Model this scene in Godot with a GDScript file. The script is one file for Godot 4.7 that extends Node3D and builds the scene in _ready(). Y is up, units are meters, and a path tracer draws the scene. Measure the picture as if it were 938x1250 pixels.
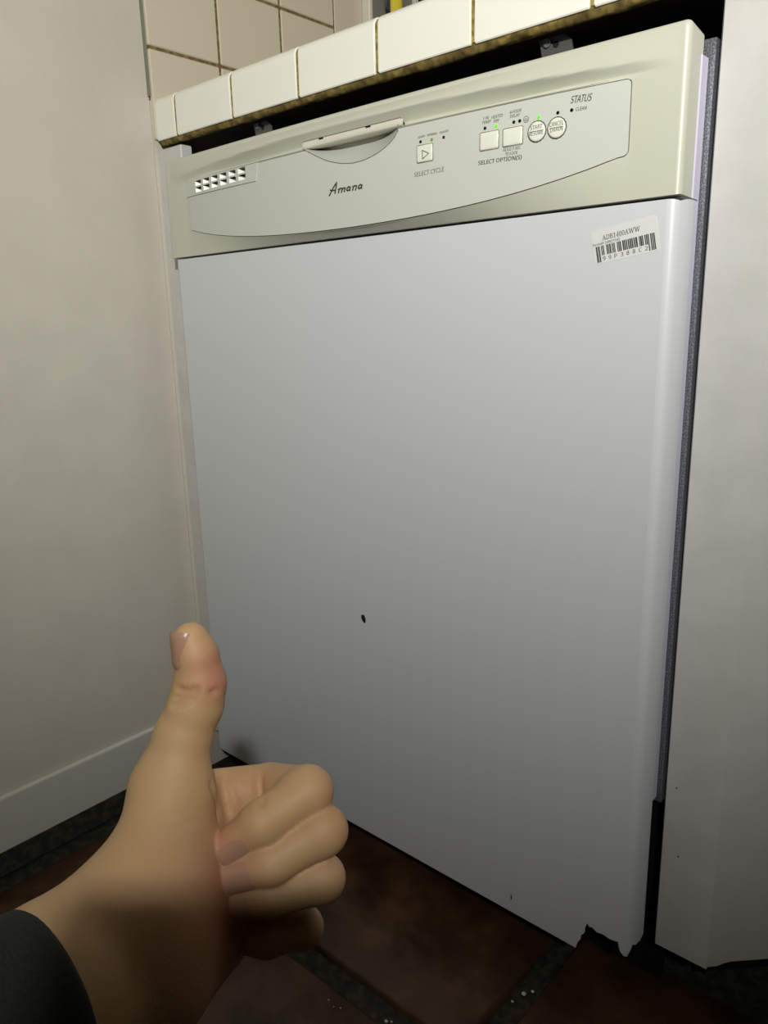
extends Node3D
# A kitchen corner at floor level: a white dishwasher under a tiled worktop, and a hand held up in front of it, thumb up.
# World: x runs right along the dishwasher front, y up, z out of the front towards the room. The door face lies at z = 0, the floor at y = 0.

var used := {}
var noise := FastNoiseLite.new()
var M := {}

# ------------------------------------------------------------------ naming
func numbered(called: String) -> String:
	if not used.has(called):
		used[called] = 0
		return called
	used[called] += 1
	return "%s_%03d" % [called, used[called]]

func tag(o: Node, label := "", category := "", group := "", kind := "") -> void:
	if label != "": o.set_meta("label", label)
	if category != "": o.set_meta("category", category)
	if group != "": o.set_meta("group", group)
	if kind != "": o.set_meta("kind", kind)

func thing(called: String, at: Vector3) -> Node3D:
	var o := Node3D.new()
	o.name = numbered(called)
	o.position = at
	add_child(o)
	return o

# a mesh in world coordinates becomes ONE named MeshInstance3D under its parent
func put(called: String, mesh: Mesh, m: Material, parent: Node3D = self, label := "") -> MeshInstance3D:
	var o := MeshInstance3D.new()
	o.name = numbered(called) if parent == self else called
	o.mesh = mesh
	o.material_override = m
	o.cast_shadow = GeometryInstance3D.SHADOW_CASTING_SETTING_ON
	parent.add_child(o, true)
	var off := Vector3.ZERO
	var q: Node = parent
	while q != self:
		off += (q as Node3D).position
		q = q.get_parent()
	o.position = -off
	if label != "": o.set_meta("label", label)
	return o

# ------------------------------------------------------------------ materials
func rgb(r: float, g: float, b: float) -> Color:
	return Color(r, g, b)

func mat(c: Color, rough: float, metal := 0.0) -> StandardMaterial3D:
	var m := StandardMaterial3D.new()
	m.albedo_color = c
	m.roughness = rough
	m.metallic = metal
	return m

func noise_tex(freq: float, sd: int, lo: Color, hi: Color, size := 512, octaves := 4) -> NoiseTexture2D:
	var n := FastNoiseLite.new()
	n.seed = sd
	n.noise_type = FastNoiseLite.TYPE_SIMPLEX_SMOOTH
	n.frequency = freq
	n.fractal_octaves = octaves
	var t := NoiseTexture2D.new()
	t.width = size
	t.height = size
	t.seamless = true
	t.noise = n
	var g := Gradient.new()
	g.offsets = PackedFloat32Array([0.25, 0.75])
	g.colors = PackedColorArray([lo, hi])
	t.color_ramp = g
	return t

func bump_tex(freq: float, sd: int, strength: float, size := 512) -> NoiseTexture2D:
	var n := FastNoiseLite.new()
	n.seed = sd
	n.frequency = freq
	n.fractal_octaves = 3
	var t := NoiseTexture2D.new()
	t.width = size
	t.height = size
	t.seamless = true
	t.noise = n
	t.as_normal_map = true
	t.bump_strength = strength
	return t

func tri(m: StandardMaterial3D, reps: float) -> StandardMaterial3D:
	m.uv1_triplanar = true
	m.uv1_world_triplanar = true
	m.uv1_scale = Vector3(reps, reps, reps)
	return m

func make_materials() -> void:
	var w := mat(Color.WHITE, 0.55)
	w.albedo_texture = noise_tex(0.012, 3, Color(0.785, 0.77, 0.73), Color(0.80, 0.785, 0.745))
	w.normal_enabled = true
	w.normal_texture = bump_tex(0.05, 8, 3.0)
	w.normal_scale = 0.05
	M.wall = tri(w, 1.7)
	M.room = mat(Color(0.62, 0.58, 0.52), 0.9)
	M.base = mat(Color(0.80, 0.79, 0.755), 0.45)
	M.bead = mat(Color(0.90, 0.89, 0.86), 0.4)
	M.cab = tri(mat(Color.WHITE, 0.42), 2.2)
	M.cab.albedo_texture = noise_tex(0.02, 14, Color(0.79, 0.785, 0.78), Color(0.81, 0.805, 0.80))
	M.door = mat(Color(0.83, 0.845, 0.87), 0.33)
	M.panel = mat(Color(0.785, 0.79, 0.735), 0.38)
	M.fascia = mat(Color(0.79, 0.805, 0.78), 0.3)
	M.seam = mat(Color(0.50, 0.50, 0.45), 0.6)
	M.button = mat(Color(0.89, 0.90, 0.86), 0.12)
	M.print = mat(Color(0.33, 0.34, 0.31), 0.6)
	M.faint = mat(Color(0.52, 0.53, 0.48), 0.6)
	M.brand = mat(Color(0.24, 0.25, 0.20), 0.4)
	M.ink = mat(Color(0.16, 0.16, 0.18), 0.6)
	M.sticker = mat(Color(0.86, 0.87, 0.875), 0.45)
	M.dark = mat(Color(0.03, 0.03, 0.03), 0.7)
	M.pit = mat(Color(0.012, 0.012, 0.012), 0.9)
	M.lens = mat(Color(0.03, 0.035, 0.03), 0.2)
	M.led = mat(Color(0.25, 0.7, 0.1), 0.3)
	M.led.emission_enabled = true
	M.led.emission = Color(0.40, 1.0, 0.04)
	M.led.emission_energy_multiplier = 0.75
	M.led_dim = mat(Color(0.4, 0.45, 0.1), 0.3)
	M.led_dim.emission_enabled = true
	M.led_dim.emission = Color(0.55, 0.75, 0.1)
	M.led_dim.emission_energy_multiplier = 0.25
	M.liner = mat(Color(0.80, 0.79, 0.88), 0.4)
	M.zinc = tri(mat(Color.WHITE, 0.45, 0.7), 40.0)
	M.zinc.albedo_texture = noise_tex(0.06, 21, Color(0.40, 0.41, 0.44), Color(0.66, 0.67, 0.71), 256)
	M.steel = mat(Color(0.42, 0.42, 0.42), 0.45, 0.6)
	M.rust = tri(mat(Color.WHITE, 0.8), 20.0)
	M.rust.albedo_texture = noise_tex(0.03, 5, Color(0.36, 0.32, 0.28), Color(0.46, 0.42, 0.37), 256)
	M.tile = mat(Color(0.945, 0.945, 0.915), 0.16)
	M.splash = mat(Color(0.83, 0.795, 0.72), 0.2)
	M.grout = tri(mat(Color.WHITE, 0.9), 9.0)
	M.grout.albedo_texture = noise_tex(0.05, 31, Color(0.40, 0.33, 0.22), Color(0.56, 0.47, 0.33), 256)
	M.edge_grout = tri(mat(Color.WHITE, 0.9), 9.0)
	M.edge_grout.albedo_texture = noise_tex(0.05, 37, Color(0.45, 0.40, 0.19), Color(0.66, 0.60, 0.33), 256)
	M.mortar = tri(mat(Color.WHITE, 0.95), 9.0)
	M.mortar.albedo_texture = noise_tex(0.03, 33, Color(0.26, 0.21, 0.08), Color(0.66, 0.58, 0.32), 256)
	M.ply = mat(Color(0.13, 0.08, 0.04), 0.9)
	M.floor_grout = tri(mat(Color.WHITE, 0.9), 6.0)
	M.floor_grout.albedo_texture = noise_tex(0.04, 41, Color(0.13, 0.13, 0.105), Color(0.24, 0.235, 0.19), 256)
	for k in 3:
		var t := tri(mat(Color.WHITE, 0.55), 2.6)
		var b: Color = [Color(0.32, 0.20, 0.11), Color(0.30, 0.185, 0.105), Color(0.34, 0.215, 0.12)][k]
		t.albedo_texture = noise_tex(0.009, 50 + k, b.darkened(0.28), b.lightened(0.06), 512, 5)
		t.normal_enabled = true
		t.normal_texture = bump_tex(0.03, 60 + k, 4.0, 256)
		t.normal_scale = 0.4
		M["clay%d" % k] = t
	M.glass = mat(Color(0.01, 0.01, 0.012), 0.05)
	M.sash = mat(Color(0.50, 0.50, 0.47), 0.5)
	M.white = mat(Color(0.86, 0.85, 0.80), 0.4)
	M.brass = mat(Color(0.90, 0.82, 0.28), 0.25, 0.25)
	M.chrome = mat(Color(0.60, 0.60, 0.61), 0.35, 0.2)
	M.cloth = tri(mat(Color.WHITE, 0.95), 30.0)
	M.cloth.albedo_texture = noise_tex(0.09, 71, Color(0.10, 0.115, 0.115), Color(0.15, 0.165, 0.165), 256)
	M.cloth.normal_enabled = true
	M.cloth.normal_texture = bump_tex(0.2, 72, 4.0, 256)
	M.cloth.normal_scale = 0.5
	var s := mat(Color.WHITE, 0.58)
	s.vertex_color_use_as_albedo = true
	s.subsurf_scatter_enabled = true
	s.subsurf_scatter_strength = 0.12
	s.normal_enabled = true
	s.normal_texture = bump_tex(0.12, 81, 4.0)
	s.normal_scale = 0.35
	M.skin = tri(s, 22.0)
	M.nail = mat(Color(0.70, 0.55, 0.46), 0.32)
	M.nail_edge = mat(Color(0.88, 0.80, 0.70), 0.35)
	M.bulb = mat(Color(1, 1, 1), 0.5)
	M.bulb.emission_enabled = true
	M.bulb.emission = Color(1.0, 0.96, 0.86)
	M.bulb.emission_energy_multiplier = 3.0
	M.cord = mat(Color(0.1, 0.1, 0.1), 0.6)

# ------------------------------------------------------------------ mesh helpers
func stool() -> SurfaceTool:
	var st := SurfaceTool.new()
	st.begin(Mesh.PRIMITIVE_TRIANGLES)
	return st

func done(st: SurfaceTool, smooth := false) -> ArrayMesh:
	if smooth:
		st.index()
	st.generate_normals()
	return st.commit()

func tri3(st: SurfaceTool, a: Vector3, b: Vector3, c: Vector3) -> void:
	st.add_vertex(a); st.add_vertex(b); st.add_vertex(c)

func quad(st: SurfaceTool, a: Vector3, b: Vector3, c: Vector3, d: Vector3) -> void:
	tri3(st, a, b, c)
	tri3(st, a, c, d)

# a box with chamfered edges, from lo to hi
func add_box(st: SurfaceTool, lo: Vector3, hi: Vector3, ch := 0.0) -> void:
	var c := (lo + hi) * 0.5
	var h := (hi - lo) * 0.5
	var e := minf(ch, minf(h.x, minf(h.y, h.z)) * 0.9)
	st.set_smooth_group(-1)
	if e <= 0.0:
		for ax in 3:
			for s in [-1.0, 1.0]:
				var n := Vector3.ZERO; n[ax] = s
				var u := Vector3.ZERO; u[(ax + 1) % 3] = 1.0
				var v := Vector3.ZERO; v[(ax + 2) % 3] = 1.0
				_face(st, n, [c + (n - u - v) * h, c + (n + u - v) * h, c + (n + u + v) * h, c + (n - u + v) * h])
		return
	for ax in 3:
		var b := (ax + 1) % 3
		var d := (ax + 2) % 3
		for s in [-1.0, 1.0]:
			var p := []
			for k in [[-1, -1], [1, -1], [1, 1], [-1, 1]]:
				var q := Vector3.ZERO
				q[ax] = s * h[ax]; q[b] = k[0] * (h[b] - e); q[d] = k[1] * (h[d] - e)
				p.append(c + q)
			var n := Vector3.ZERO; n[ax] = s
			_face(st, n, p)
		for sb in [-1.0, 1.0]:
			for sd in [-1.0, 1.0]:
				var p := []
				for k in [[-1, 0], [1, 0], [1, 1], [-1, 1]]:
					var q := Vector3.ZERO
					q[ax] = k[0] * (h[ax] - e)
					q[b] = sb * (h[b] - (e if k[1] == 1 else 0.0))
					q[d] = sd * (h[d] - (0.0 if k[1] == 1 else e))
					p.append(c + q)
				var n := Vector3.ZERO; n[b] = sb; n[d] = sd
				_face(st, n, p)
	for sx in [-1.0, 1.0]:
		for sy in [-1.0, 1.0]:
			for sz in [-1.0, 1.0]:
				var s := Vector3(sx, sy, sz)
				_face(st, s, [c + s * (h - Vector3(0, e, e)), c + s * (h - Vector3(e, 0, e)), c + s * (h - Vector3(e, e, 0))])

# a convex face wound so that it looks along n (Godot fronts run clockwise)
func _face(st: SurfaceTool, n: Vector3, p: Array) -> void:
	var g: Vector3 = (p[1] - p[0]).cross(p[2] - p[0])
	if g.dot(n) > 0.0:
		p.reverse()
	for k in range(1, p.size() - 1):
		tri3(st, p[0], p[k], p[k + 1])

func box(lo: Vector3, hi: Vector3, ch := 0.0) -> ArrayMesh:
	var st := stool()
	add_box(st, lo, hi, ch)
	return done(st)

# a profile in (z, y) drawn out along x, its ends drawn in by ch
func extrude_x(profile: PackedVector2Array, x0: float, x1: float, ch: float) -> ArrayMesh:
	var st := stool()
	st.set_smooth_group(-1)
	var mid := Vector2.ZERO
	for p in profile: mid += p / profile.size()
	var rings := []
	for s in [[x0, ch], [x0 + ch, 0.0], [x1 - ch, 0.0], [x1, ch]]:
		var r := []
		for p in profile:
			var q: Vector2 = p + (mid - p).normalized() * s[1]
			r.append(Vector3(s[0], q.y, q.x))
		rings.append(r)
	var n := profile.size()
	for k in 3:
		for i in n:
			var j := (i + 1) % n
			var m2 := (profile[i] + profile[j]) * 0.5 - mid
			_face(st, Vector3(-0.3 if k == 0 else 0.3 if k == 2 else 0.0, m2.y, m2.x), [rings[k][i], rings[k][j], rings[k + 1][j], rings[k + 1][i]])
	_face(st, Vector3.LEFT, rings[0].duplicate())
	_face(st, Vector3.RIGHT, rings[3].duplicate())
	return done(st)

# a lathed shape: profile (radius, height) turned about y at c
func lathe(profile: PackedVector2Array, c: Vector3, n := 24) -> ArrayMesh:
	var st := stool()
	st.set_smooth_group(0)
	for k in profile.size() - 1:
		for i in n:
			var a := TAU * i / n
			var b := TAU * (i + 1) / n
			var p0 := c + Vector3(cos(a) * profile[k].x, profile[k].y, sin(a) * profile[k].x)
			var p1 := c + Vector3(cos(b) * profile[k].x, profile[k].y, sin(b) * profile[k].x)
			var p2 := c + Vector3(cos(b) * profile[k + 1].x, profile[k + 1].y, sin(b) * profile[k + 1].x)
			var p3 := c + Vector3(cos(a) * profile[k + 1].x, profile[k + 1].y, sin(a) * profile[k + 1].x)
			quad(st, p0, p1, p2, p3)
	return done(st)

# a tube along points with one radius per point
func tube(pts: Array, radii: Array, n := 12, caps := true) -> ArrayMesh:
	var st := stool()
	st.set_smooth_group(0)
	var rings := []
	for k in pts.size():
		var d: Vector3 = (pts[mini(k + 1, pts.size() - 1)] - pts[maxi(k - 1, 0)]).normalized()
		var u := d.cross(Vector3(0.31, 0.2, 0.93)).normalized()
		var v := d.cross(u)
		var r := []
		for i in n:
			var a := TAU * i / n
			r.append(pts[k] + (u * cos(a) + v * sin(a)) * radii[k])
		rings.append(r)
	for k in pts.size() - 1:
		for i in n:
			var j := (i + 1) % n
			quad(st, rings[k][i], rings[k][j], rings[k + 1][j], rings[k + 1][i])
	if caps:
		for e in [0, pts.size() - 1]:
			for i in n:
				tri3(st, pts[e], rings[e][i], rings[e][(i + 1) % n])
	return done(st)

# ------------------------------------------------------------------ the control panel's surface
const FX0 := 0.043
const FX1 := 0.560
const FTOP := 0.787
const PBOT := 0.7082
const PTOP := 0.8155
const PL := -0.003
const PR := 0.5985
const ZB := 0.004
var arc := PackedVector2Array([Vector2(0.04300, 0.73667), Vector2(0.06336, 0.73230), Vector2(0.08372, 0.72862), Vector2(0.10408, 0.72554), Vector2(0.12444, 0.72299), Vector2(0.14480, 0.72090), Vector2(0.16516, 0.71920), Vector2(0.18552, 0.71784), Vector2(0.20588, 0.71678), Vector2(0.22624, 0.71598), Vector2(0.24660, 0.71539), Vector2(0.26696, 0.71502), Vector2(0.28732, 0.71483), Vector2(0.30768, 0.71483), Vector2(0.32804, 0.71501), Vector2(0.34840, 0.71540), Vector2(0.36876, 0.71599), Vector2(0.38912, 0.71683), Vector2(0.40948, 0.71794), Vector2(0.42984, 0.71938), Vector2(0.45020, 0.72118), Vector2(0.47056, 0.72341), Vector2(0.49092, 0.72614), Vector2(0.51128, 0.72943), Vector2(0.53164, 0.73338), Vector2(0.55200, 0.73807)])

func fascia_z(x: float) -> float:
	return ZB + 0.013 * maxf(0.0, 1.0 - pow(absf(x - 0.3) / 0.262, 2.4))

func fascia_bottom(x: float) -> float:
	for k in arc.size() - 1:
		if x <= arc[k + 1].x:
			return lerpf(arc[k].y, arc[k + 1].y, clampf((x - arc[k].x) / (arc[k + 1].x - arc[k].x), 0.0, 1.0))
	return arc[arc.size() - 1].y

func lip_y(x: float) -> float:
	return 0.7915 + 0.0118 * sin(PI * clampf((x + 0.05) / 0.70, 0.0, 1.0))

func lip_z(x: float) -> float:
	return ZB + 0.012 * maxf(0.0, 1.0 - pow(absf(x - 0.3) / 0.292, 2.4))

func panel_z(x: float, y: float) -> float:
	var z := ZB
	var yl := lip_y(x)
	var fb := fascia_bottom(x)
	var fz := fascia_z(x)
	if y >= yl:
		z = lerpf(lip_z(x), ZB, pow(clampf((y - yl) / (PTOP - yl), 0.0, 1.0), 1.5))
	elif y >= FTOP:
		var s := (y - FTOP) / (yl - FTOP)
		var dep := 0.0100 * smoothstep(0.02, 0.17, x) * (1.0 - smoothstep(0.47, 0.592, x))
		z = lerpf(fz, lip_z(x), s) - dep * (smoothstep(0.0, 0.36, s) if s < 0.36 else 1.0 - (s - 0.36) / 0.64)
	elif y >= fb:
		z = fz
	else:
		var s := (y - PBOT) / maxf(fb - PBOT, 0.001)
		z = lerpf(ZB, fz, clampf(s, 0.0, 1.0))
	return z

# a region of the panel (a polygon in x, y) meshed on a grid with holes cut out, following surf(x, y)
func skin(region: PackedVector2Array, holes: Array, dx: float, dy: float, surf: Callable, into: SurfaceTool = null) -> ArrayMesh:
	var st := into if into else stool()
	var lo := region[0]
	var hi := region[0]
	for p in region:
		lo = lo.min(p)
		hi = hi.max(p)
	var nx := int(ceil((hi.x - lo.x) / dx))
	var ny := int(ceil((hi.y - lo.y) / dy))
	for i in nx:
		for j in ny:
			var a := Vector2(lo.x + i * dx, lo.y + j * dy)
			var cell := PackedVector2Array([a, a + Vector2(dx, 0), a + Vector2(dx, dy), a + Vector2(0, dy)])
			var pieces: Array = Geometry2D.intersect_polygons(cell, region)
			for h in holes:
				var kept := []
				for p in pieces:
					for q in Geometry2D.clip_polygons(p, h):
						if not Geometry2D.is_polygon_clockwise(q):
							kept.append(q)
				pieces = kept
			for p in pieces:
				var t := Geometry2D.triangulate_polygon(p)
				for k in range(0, t.size(), 3):
					var v := []
					for m in 3:
						v.append(p[t[k + m]])
					if (v[1] - v[0]).cross(v[2] - v[0]) > 0.0:
						v.reverse()
					for q: Vector2 in v:
						var e := 0.0006
						var gx: float = (surf.call(q.x + e, q.y) - surf.call(q.x - e, q.y)) / (2 * e)
						var gy: float = (surf.call(q.x, q.y + e) - surf.call(q.x, q.y - e)) / (2 * e)
						st.set_normal(Vector3(-gx, -gy, 1).normalized())
						st.add_vertex(Vector3(q.x, q.y, surf.call(q.x, q.y)))
	if into:
		return null
	st.index()
	return st.commit()

# a flat ribbon of a given width along points on the panel
func ribbon(st: SurfaceTool, pts: PackedVector2Array, w: float, surf: Callable, lift: float) -> void:
	for k in pts.size() - 1:
		var d := (pts[k + 1] - pts[k]).normalized()
		var n := Vector2(-d.y, d.x) * w * 0.5
		var c := [pts[k] - n - d * w * 0.25, pts[k] + n - d * w * 0.25, pts[k + 1] + n + d * w * 0.25, pts[k + 1] - n + d * w * 0.25]
		var q := []
		var r := []
		for p: Vector2 in c:
			q.append(Vector3(p.x, p.y, surf.call(p.x, p.y) + lift))
			r.append(Vector3(p.x, p.y, surf.call(p.x, p.y) - 0.0002))
		_face(st, Vector3.BACK, q.duplicate())
		for i in 4:
			quad(st, q[i], r[i], r[(i + 1) % 4], q[(i + 1) % 4])

# printed words: a TextMesh fitted to x0..x1 on a baseline that runs from y0 to y1, capitals cap high, laid on the surface
func words(called: String, text: String, x0: float, x1: float, y0: float, y1: float, cap: float, m: Material, parent: Node3D, surf: Callable, slant := 0.0, font := "Droid Sans", lift := 0.00025) -> void:
	var t := TextMesh.new()
	var f := SystemFont.new()
	f.font_names = PackedStringArray([font])
	t.font = f
	t.text = text
	t.font_size = 48
	t.pixel_size = 0.01
	t.depth = 0.02
	t.curve_step = 3.0
	var arrays := t.get_mesh_arrays()
	var v: PackedVector3Array = arrays[Mesh.ARRAY_VERTEX]
	if v.is_empty():
		return
	var lo := v[0]
	var hi := v[0]
	for p in v:
		lo = lo.min(p)
		hi = hi.max(p)
	for k in v.size():
		var s := (v[k].x - lo.x) / (hi.x - lo.x)
		var h := (v[k].y - lo.y) / (hi.y - lo.y)
		var x := lerpf(x0, x1, s) + slant * (h - 0.5) * cap
		var y := lerpf(y0, y1, s) + h * cap
		v[k] = Vector3(x, y, surf.call(x, y) + (lift if v[k].z > 0.0 else -0.0001))
	arrays[Mesh.ARRAY_VERTEX] = v
	var mesh := ArrayMesh.new()
	mesh.add_surface_from_arrays(Mesh.PRIMITIVE_TRIANGLES, arrays)
	put(called, mesh, m, parent)

func rounded(x0: float, x1: float, y0: float, y1: float, r: float, n := 6) -> PackedVector2Array:
	var p := PackedVector2Array()
	for c in [[x1 - r, y0 + r, -PI / 2], [x1 - r, y1 - r, 0.0], [x0 + r, y1 - r, PI / 2], [x0 + r, y0 + r, PI]]:
		for k in n + 1:
			var a: float = c[2] + PI / 2 * k / n
			p.append(Vector2(c[0] + cos(a) * r, c[1] + sin(a) * r))
	return p

# a button: an outline drawn up into a soft pillow h high
func pillow(shape: PackedVector2Array, h: float, surf: Callable) -> ArrayMesh:
	var st := stool()
	st.set_smooth_group(0)
	var c := Vector2.ZERO
	for p in shape: c += p / shape.size()
	var rings := []
	for s in [[1.0, -0.3], [1.0, 0.25], [0.985, 0.5], [0.95, 0.7], [0.86, 0.86], [0.65, 0.95], [0.35, 0.99], [0.0, 1.0]]:
		var r := []
		for p in shape:
			var q: Vector2 = c + (p - c) * s[0]
			r.append(Vector3(q.x, q.y, surf.call(q.x, q.y) + h * s[1]))
		rings.append(r)
	for k in rings.size() - 1:
		for i in shape.size():
			var j := (i + 1) % shape.size()
			quad(st, rings[k][i], rings[k + 1][i], rings[k + 1][j], rings[k][j])
	return done(st, true)

func loop_of(shape: PackedVector2Array) -> PackedVector2Array:
	var p := shape.duplicate()
	p.append(shape[0])
	return p

func disc(x: float, y: float, r: float) -> PackedVector2Array:
	var p := PackedVector2Array()
	for k in 16:
		p.append(Vector2(x + cos(TAU * k / 16) * r, y + sin(TAU * k / 16) * r))
	return p

# a plate: a polygon in x, y between z0 (back) and z1 (front)
func plate(shape: PackedVector2Array, z0: float, z1: float) -> ArrayMesh:
	var st := stool()
	st.set_smooth_group(-1)
	var t := Geometry2D.triangulate_polygon(shape)
	for k in range(0, t.size(), 3):
		var a := shape[t[k]]
		var b := shape[t[k + 1]]
		var c := shape[t[k + 2]]
		_face(st, Vector3.BACK, [Vector3(a.x, a.y, z1), Vector3(b.x, b.y, z1), Vector3(c.x, c.y, z1)])
		_face(st, Vector3.FORWARD, [Vector3(a.x, a.y, z0), Vector3(b.x, b.y, z0), Vector3(c.x, c.y, z0)])
	var cw := Geometry2D.is_polygon_clockwise(shape)
	for k in shape.size():
		var a := shape[k]
		var b := shape[(k + 1) % shape.size()]
		var n := Vector3(b.y - a.y, a.x - b.x, 0) * (-1.0 if cw else 1.0)
		_face(st, n, [Vector3(a.x, a.y, z0), Vector3(b.x, b.y, z0), Vector3(b.x, b.y, z1), Vector3(a.x, a.y, z1)])
	return done(st)

# ------------------------------------------------------------------ the dishwasher
func door_panel() -> ArrayMesh:
	var st := stool()
	# front sheet with its broken lower right corner
	var sheet := PackedVector2Array([Vector2(0.004, 0.7074), Vector2(0.004, 0.0640), Vector2(0.007, 0.0606), Vector2(0.25, 0.0600), Vector2(0.5449, 0.0602), Vector2(0.5462, 0.0668), Vector2(0.5488, 0.0712), Vector2(0.5497, 0.0770), Vector2(0.5528, 0.0812), Vector2(0.5530, 0.0862), Vector2(0.5551, 0.0936), Vector2(0.5572, 0.0908), Vector2(0.5600, 0.0916), Vector2(0.5650, 0.0893), Vector2(0.5705, 0.0905), Vector2(0.5770, 0.0894), Vector2(0.5850, 0.0908), Vector2(0.5862, 0.0850), Vector2(0.5880, 0.0815), Vector2(0.5880, 0.7074)])
	var t := Geometry2D.triangulate_polygon(sheet)
	st.set_smooth_group(-1)
	for z in [0.0, -0.0016]:
		for k in range(0, t.size(), 3):
			var v := []
			for m in 3:
				v.append(Vector3(sheet[t[k + m]].x, sheet[t[k + m]].y, z))
			_face(st, Vector3(0, 0, 1 if z == 0.0 else -1), v)
	for k in range(1, sheet.size() - 2):
		var a := sheet[k]
		var b := sheet[k + 1]
		quad(st, Vector3(a.x, a.y, 0), Vector3(b.x, b.y, 0), Vector3(b.x, b.y, -0.0016), Vector3(a.x, a.y, -0.0016))
	# rolled right edge: face, round, side; its lower end is torn
	st.set_smooth_group(1)
	var prof := [Vector2(0.5880, 0), Vector2(0.5905, -0.0003), Vector2(0.5930, -0.0013), Vector2(0.5950, -0.0030), Vector2(0.5963, -0.0052), Vector2(0.5975, -0.0085), Vector2(0.5984, -0.0120), Vector2(0.5988, -0.0150), Vector2(0.5988, -0.0215)]
	var low := [0.0815, 0.0795, 0.0790, 0.0850, 0.0915, 0.0890, 0.0905, 0.0900, 0.0930]
	for k in prof.size() - 1:
		quad(st, Vector3(prof[k].x, 0.7074, prof[k].y), Vector3(prof[k + 1].x, 0.7074, prof[k + 1].y), Vector3(prof[k + 1].x, low[k + 1], prof[k + 1].y), Vector3(prof[k].x, low[k], prof[k].y))
	# rolled left edge and the top return
	st.set_smooth_group(2)
	var left := [Vector2(0.004, 0), Vector2(0.002, -0.0006), Vector2(0.0006, -0.0022), Vector2(0.0, -0.0045), Vector2(0.0, -0.022)]
	for k in left.size() - 1:
		quad(st, Vector3(left[k].x, 0.7074, left[k].y), Vector3(left[k].x, 0.062, left[k].y), Vector3(left[k + 1].x, 0.062, left[k + 1].y), Vector3(left[k + 1].x, 0.7074, left[k + 1].y))
	st.set_smooth_group(-1)
	_face(st, Vector3.UP, [Vector3(0.0, 0.7074, 0), Vector3(0.5985, 0.7074, 0), Vector3(0.5985, 0.7074, -0.0215), Vector3(0.0, 0.7074, -0.0215)])
	return done(st)

func panel_shell(holes: Array) -> ArrayMesh:
	var r := 0.0045
	var inner := PackedVector2Array([Vector2(PL + r, PBOT + 0.001), Vector2(PR - r, PBOT + 0.001), Vector2(PR - r, PTOP - r), Vector2(PL + r, PTOP - r)])
	var st := stool()
	skin(inner, holes, 0.0055, 0.0016, panel_z, st)
	# rolled borders: right, left, top
	var prof := []
	for k in 7:
		var a := PI / 2 * k / 6
		prof.append(Vector2(sin(a) * r, -(1.0 - cos(a)) * r))
	prof.append(Vector2(r - 0.0022, -0.030))
	var ys := []
	for k in 25:
		ys.append(lerpf(PBOT + 0.001, PTOP - r, k / 24.0))
	for s in [-1.0, 1.0]:
		var x0: float = PR - r if s > 0 else PL + r
		for k in prof.size() - 1:
			for j in ys.size() - 1:
				_strip(st, [[x0 + s * prof[k].x, ys[j], prof[k].y], [x0 + s * prof[k + 1].x, ys[j], prof[k + 1].y], [x0 + s * prof[k + 1].x, ys[j + 1], prof[k + 1].y], [x0 + s * prof[k].x, ys[j + 1], prof[k].y]], x0, r, s, k == prof.size() - 2)
	for k in prof.size() - 1:
		for j in 40:
			var xa := lerpf(PL + r, PR - r, j / 40.0)
			var xb := lerpf(PL + r, PR - r, (j + 1) / 40.0)
			var q := []
			for c in [[xa, k], [xb, k], [xb, k + 1], [xa, k + 1]]:
				var o: Vector2 = prof[c[1]]
				var back: bool = k == prof.size() - 2
				var nn := Vector3(0, 1, 0) if back else Vector3(0, o.x / r, 1.0 + o.y / r).normalized()
				q.append([Vector3(c[0], PTOP - r + o.x, panel_z(c[0], PTOP - r) + o.y), nn])
			quad_n(st, [q[0][0], q[1][0], q[2][0], q[3][0]], [q[0][1], q[1][1], q[2][1], q[3][1]])
	# rounded upper corners
	for s in [-1.0, 1.0]:
		var cx: float = PR - r if s > 0 else PL + r
		for i in 6:
			for k in prof.size() - 1:
				var q := []
				for c in [[i, k], [i + 1, k], [i + 1, k + 1], [i, k + 1]]:
					var a: float = PI / 2 * c[0] / 6.0
					var o: Vector2 = prof[c[1]]
					var dir := Vector3(s * cos(a), sin(a), 0)
					var back: bool = k == prof.size() - 2
					var nn: Vector3 = dir if back else (dir * (o.x / r) + Vector3(0, 0, 1.0 + o.y / r)).normalized()
					q.append([Vector3(cx, PTOP - r, ZB + o.y) + dir * o.x, nn])
				quad_n(st, [q[0][0], q[1][0], q[2][0], q[3][0]], [q[0][1], q[1][1], q[2][1], q[3][1]])
	# underside
	for j in 60:
		var xa := lerpf(PL, PR, j / 60.0)
		var xb := lerpf(PL, PR, (j + 1) / 60.0)
		var v := []
		for p in [[xa, 1], [xb, 1], [xb, 0], [xa, 0]]:
			v.append(Vector3(p[0], PBOT + (0.001 if p[1] == 1 else 0.0), panel_z(clampf(p[0], PL + r, PR - r), PBOT + 0.001) if p[1] == 1 else -0.03))
		var dn := Vector3(0, -1, 0.03).normalized()
		quad_n(st, v, [dn, dn, dn, dn])
	return st.commit()

# a quad with given normals, wound so that its front looks along them
func quad_n(st: SurfaceTool, p: Array, n: Array) -> void:
	var g: Vector3 = (p[1] - p[0]).cross(p[2] - p[0]) + (p[2] - p[0]).cross(p[3] - p[0])
	for m in ([0, 1, 2, 0, 2, 3] if g.dot(n[0] + n[2]) < 0.0 else [0, 2, 1, 0, 3, 2]):
		st.set_normal(n[m])
		st.add_vertex(p[m])

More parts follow.
